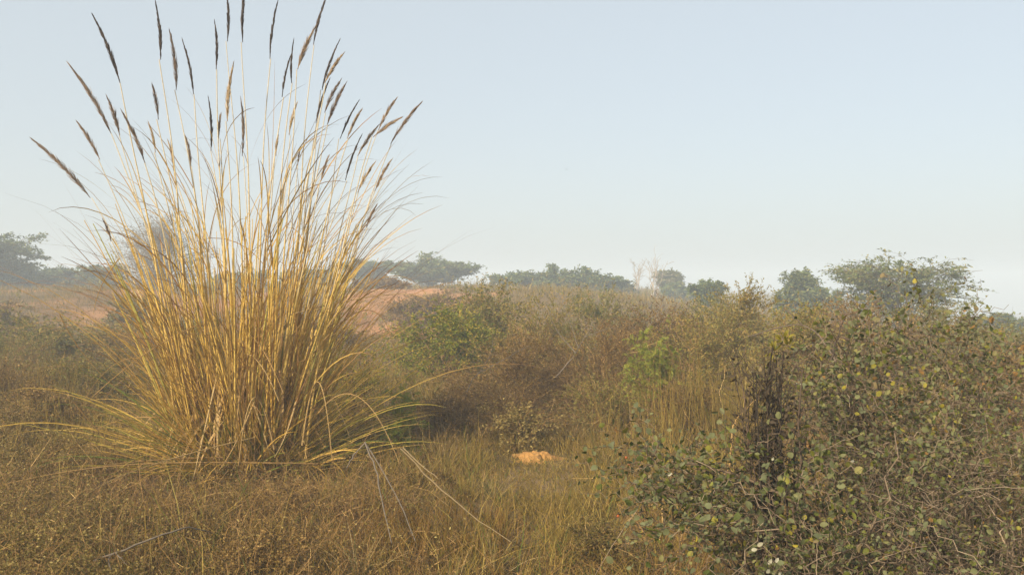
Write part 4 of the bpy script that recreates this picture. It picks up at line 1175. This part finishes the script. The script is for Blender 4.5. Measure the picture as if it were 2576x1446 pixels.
def px_(x, y): return x / y * F + 1288


def left_scrub(x, y):
    p = px_(x, y)
    fr = sm(1500, 900, p) if False else 1 - sm(420, 1050, p)
    return np.clip(.25 + .75 * fr * (.7 + .5 * zone(x * .8, y)), 0, 1) * np.where(p > 1050, .35, 1) * np.where((p > 1150) & (p < 1500) & (y < 8.3) & (y > 5), .3, 1)


tl = lambda c, w: (lambda x, y, n: np.clip(c + .15 * zone(x * 2, y * 2) + rng.normal(0, w, n), 0, 1))
tangle('dusty_undergrowth', 'grey olive twiggy undergrowth with tiny dusty leaves in the foreground', spots(2400, 2.8, 9.5, lambda x, y: left_scrub(x, y) * clumpy(x, y)), .42, 15, 85, .015, [M['twig'], M['tinyleaf']], tl(.6, .28), twr=.0017)
tangle('brown_undergrowth', 'brown withered undergrowth tangled through the grass', spots(2600, 2.8, 10.5, lambda x, y: (1.1 - clumpy(x, y)) * np.where((px_(x, y) > 1150) & (px_(x, y) < 1520) & (y < 8.4) & (y > 5.4), .3, 1)), .34, 12, 60, .014, [M['twig'], M['brownleaf']], tl(.5, .28), twr=.0017)
tangle('slope_scrub', 'low dull scrub covering the middle distance', spots(2200, 9, 26, lambda x, y: np.clip(.65 + .3 * zone(x * .5, y * .5), 0, 1) * np.where((px_(x, y) > 870) & (px_(x, y) < 1030) & (y > 13), .1, 1)), .6, 8, 90, .032, [M['twig'], M['tinyleaf']], tl(.4, .25), twr=.003)
tangle('bank_scrub', 'hazy scattered scrub on the far bank', spots(1500, 26, 130, lambda x, y: np.clip(.6 + .4 * zone(x * .2, y * .2), 0, 1) * (1 - .6 * (redsoil(x, y) > .35)) * np.where((px_(x, y) < 350) & (y < 46), .75, 1)), .95, 6, 80, .09, [M['twig'], M['oliveleaf']], tl(.6, .25), twr=.008)


gk = 'grass tussocks in the foreground'


def tussock(px, py, Y, H, n, green, label):
    x = (px - 1288) / F * Y
    loc = np.array([x, Y, float(ground_h(x, Y))])
    g = Geo()
    th = rng.uniform(0, 2 * math.pi, n); rr = np.abs(rng.normal(0, .035, n))
    b = np.stack([rr * np.cos(th), rr * np.sin(th), np.full(n, -.01)], 1)
    L_ = rng.uniform(.5, 1.1, n) * H
    le = np.abs(rng.normal(.35, .3, n)) + rr * 5; dr = rng.uniform(.1, 1.3, n)
    t = np.linspace(0, 1, 7)
    ang = le[:, None] + dr[:, None] * t[None] ** 1.6
    ds = L_[:, None] / 6
    hx = np.concatenate([np.zeros((n, 1)), np.cumsum(np.sin(ang[:, 1:]) * ds, 1)], 1)
    hz = np.concatenate([np.zeros((n, 1)), np.cumsum(np.cos(ang[:, 1:]) * ds, 1)], 1)
    az = th + rng.normal(0, .6, n)
    C = b[:, None] + np.stack([hx * np.cos(az)[:, None], hx * np.sin(az)[:, None], hz], -1)
    C[..., 2] = np.maximum(C[..., 2], .01)
    W = np.array([.8, 1, .95, .8, .6, .35, .08])[None] * rng.uniform(.0016, .0034, (n, 1))
    tn = np.where(rng.random(n) < green, rng.uniform(0, .3, n), rng.uniform(.45, 1, n))
    g.ribbons(C, W, unit(np.stack([-np.sin(az), np.cos(az), rng.normal(0, .4, n)], 1) + rng.normal(0, .4, (n, 3))), tn)
    o = g.build('grass_tussock', M['tussock'])
    o.location = tuple(loc)
    tag(o, label, 'grass tussock', gk)


for a in [(1130, 0, 4.1, .42, 130, .25, 'tall straw coloured tussock at the bottom, under the lower end of the split pale cane'), (1240, 0, 4.7, .3, 90, .1, 'short pale tussock at the tip of the split pale cane'),
          (1650, 0, 3.9, .45, 120, .65, 'greenish tussock at the bottom between the clearing and the sprawling jujube'), (1500, 0, 4.3, .3, 90, .5, 'low half green tussock under the reaching arm of the jujube'),
          (900, 0, 4.6, .36, 110, .15, 'straw tussock below the grey broken stick'), (640, 0, 4.3, .3, 100, .2, 'ragged straw tussock in the russet grass at the bottom'),
          (1120, 0, 7.4, .4, 90, .1, 'pale tussock behind the split pale cane, left of the sand heap'), (1440, 0, 8.6, .5, 120, .1, 'orange straw tussock behind the sand heap at the foot of the thicket'),
          (1530, 0, 7.2, .3, 90, .55, 'yellow green tussock right of the sand heap'), (1240, 0, 6.4, .28, 80, .2, 'small dry tussock in the clearing in front of the sand heap')]:
    tussock(*a)


# ------------------------------------------------------------------ haze
def haze():
    x0, x1, y0, y1, z0, z1 = -412, 412, -34, 408, float(GMIN) - 1.0, 8.6
    v = np.array([(x, y, z) for x in (x0, x1) for y in (y0, y1) for z in (z0, z1)])
    q = [(0, 1, 3, 2), (4, 6, 7, 5), (0, 4, 5, 1), (2, 3, 7, 6), (0, 2, 6, 4), (1, 5, 7, 3)]
    g = Geo()
    g.add(v, q, np.zeros(8), np.zeros(8))
    m = bpy.data.materials.new('haze_air')
    m.use_nodes = True
    N, L = m.node_tree.nodes, m.node_tree.links
    for n in list(N): N.remove(n)
    out = N.new('ShaderNodeOutputMaterial')
    pv = N.new('ShaderNodeVolumePrincipled')
    pv.inputs['Density'].default_value = HAZE
    pv.inputs['Color'].default_value = (.78, .88, 1.0, 1)
    pv.inputs['Anisotropy'].default_value = .0
    L.new(pv.outputs['Volume'], out.inputs['Volume'])
    o = g.build('haze', m, smooth=False)
    tag(o, kind='stuff')


HAZE = 0.0056
haze()

# ------------------------------------------------------------------ light
sun_el = R(31)
az = Vector((-.62, -.78, 0)).normalized()
sd = Vector((az.x * math.cos(sun_el), az.y * math.cos(sun_el), math.sin(sun_el)))
sl = bpy.data.lights.new('sun', 'SUN')
sl.energy = 4.6
sl.angle = R(1.5)
sl.color = (1.0, .87, .64)
so = bpy.data.objects.new('sun', sl)
so.rotation_euler = sd.to_track_quat('Z', 'Y').to_euler()
so.location = (-6, -8, 7)
COL.objects.link(so)
w = bpy.data.worlds.new('World')
SC.world = w
w.use_nodes = True
N, L = w.node_tree.nodes, w.node_tree.links
sky = N.new('ShaderNodeTexSky')
sky.sky_type = 'NISHITA'
sky.sun_disc = False
sky.sun_elevation = sun_el
sky.sun_rotation = math.atan2(sd.x, sd.y)
sky.altitude = 200
sky.air_density = 1.0
sky.dust_density = 4.0
sky.ozone_density = 1.0
bg = N['Background']
# the hazy winter air whitens the whole sky evenly
mixn = N.new('ShaderNodeMix'); mixn.data_type = 'RGBA'
mixn.inputs['Factor'].default_value = .74
L.new(sky.outputs['Color'], mixn.inputs['A'])
mixn.inputs['B'].default_value = (2.9, 3.1, 3.1, 1)
L.new(mixn.outputs['Result'], bg.inputs['Color'])
bg.inputs['Strength'].default_value = .15

SC.view_settings.view_transform = 'Standard'
SC.view_settings.look = 'None'
SC.view_settings.exposure = 0.68
SC.view_settings.gamma = 1
SC.render.engine = 'CYCLES'
SC.cycles.use_denoising = True
SC.cycles.max_bounces = 6
SC.cycles.transparent_max_bounces = 8
SC.cycles.volume_bounces = 2
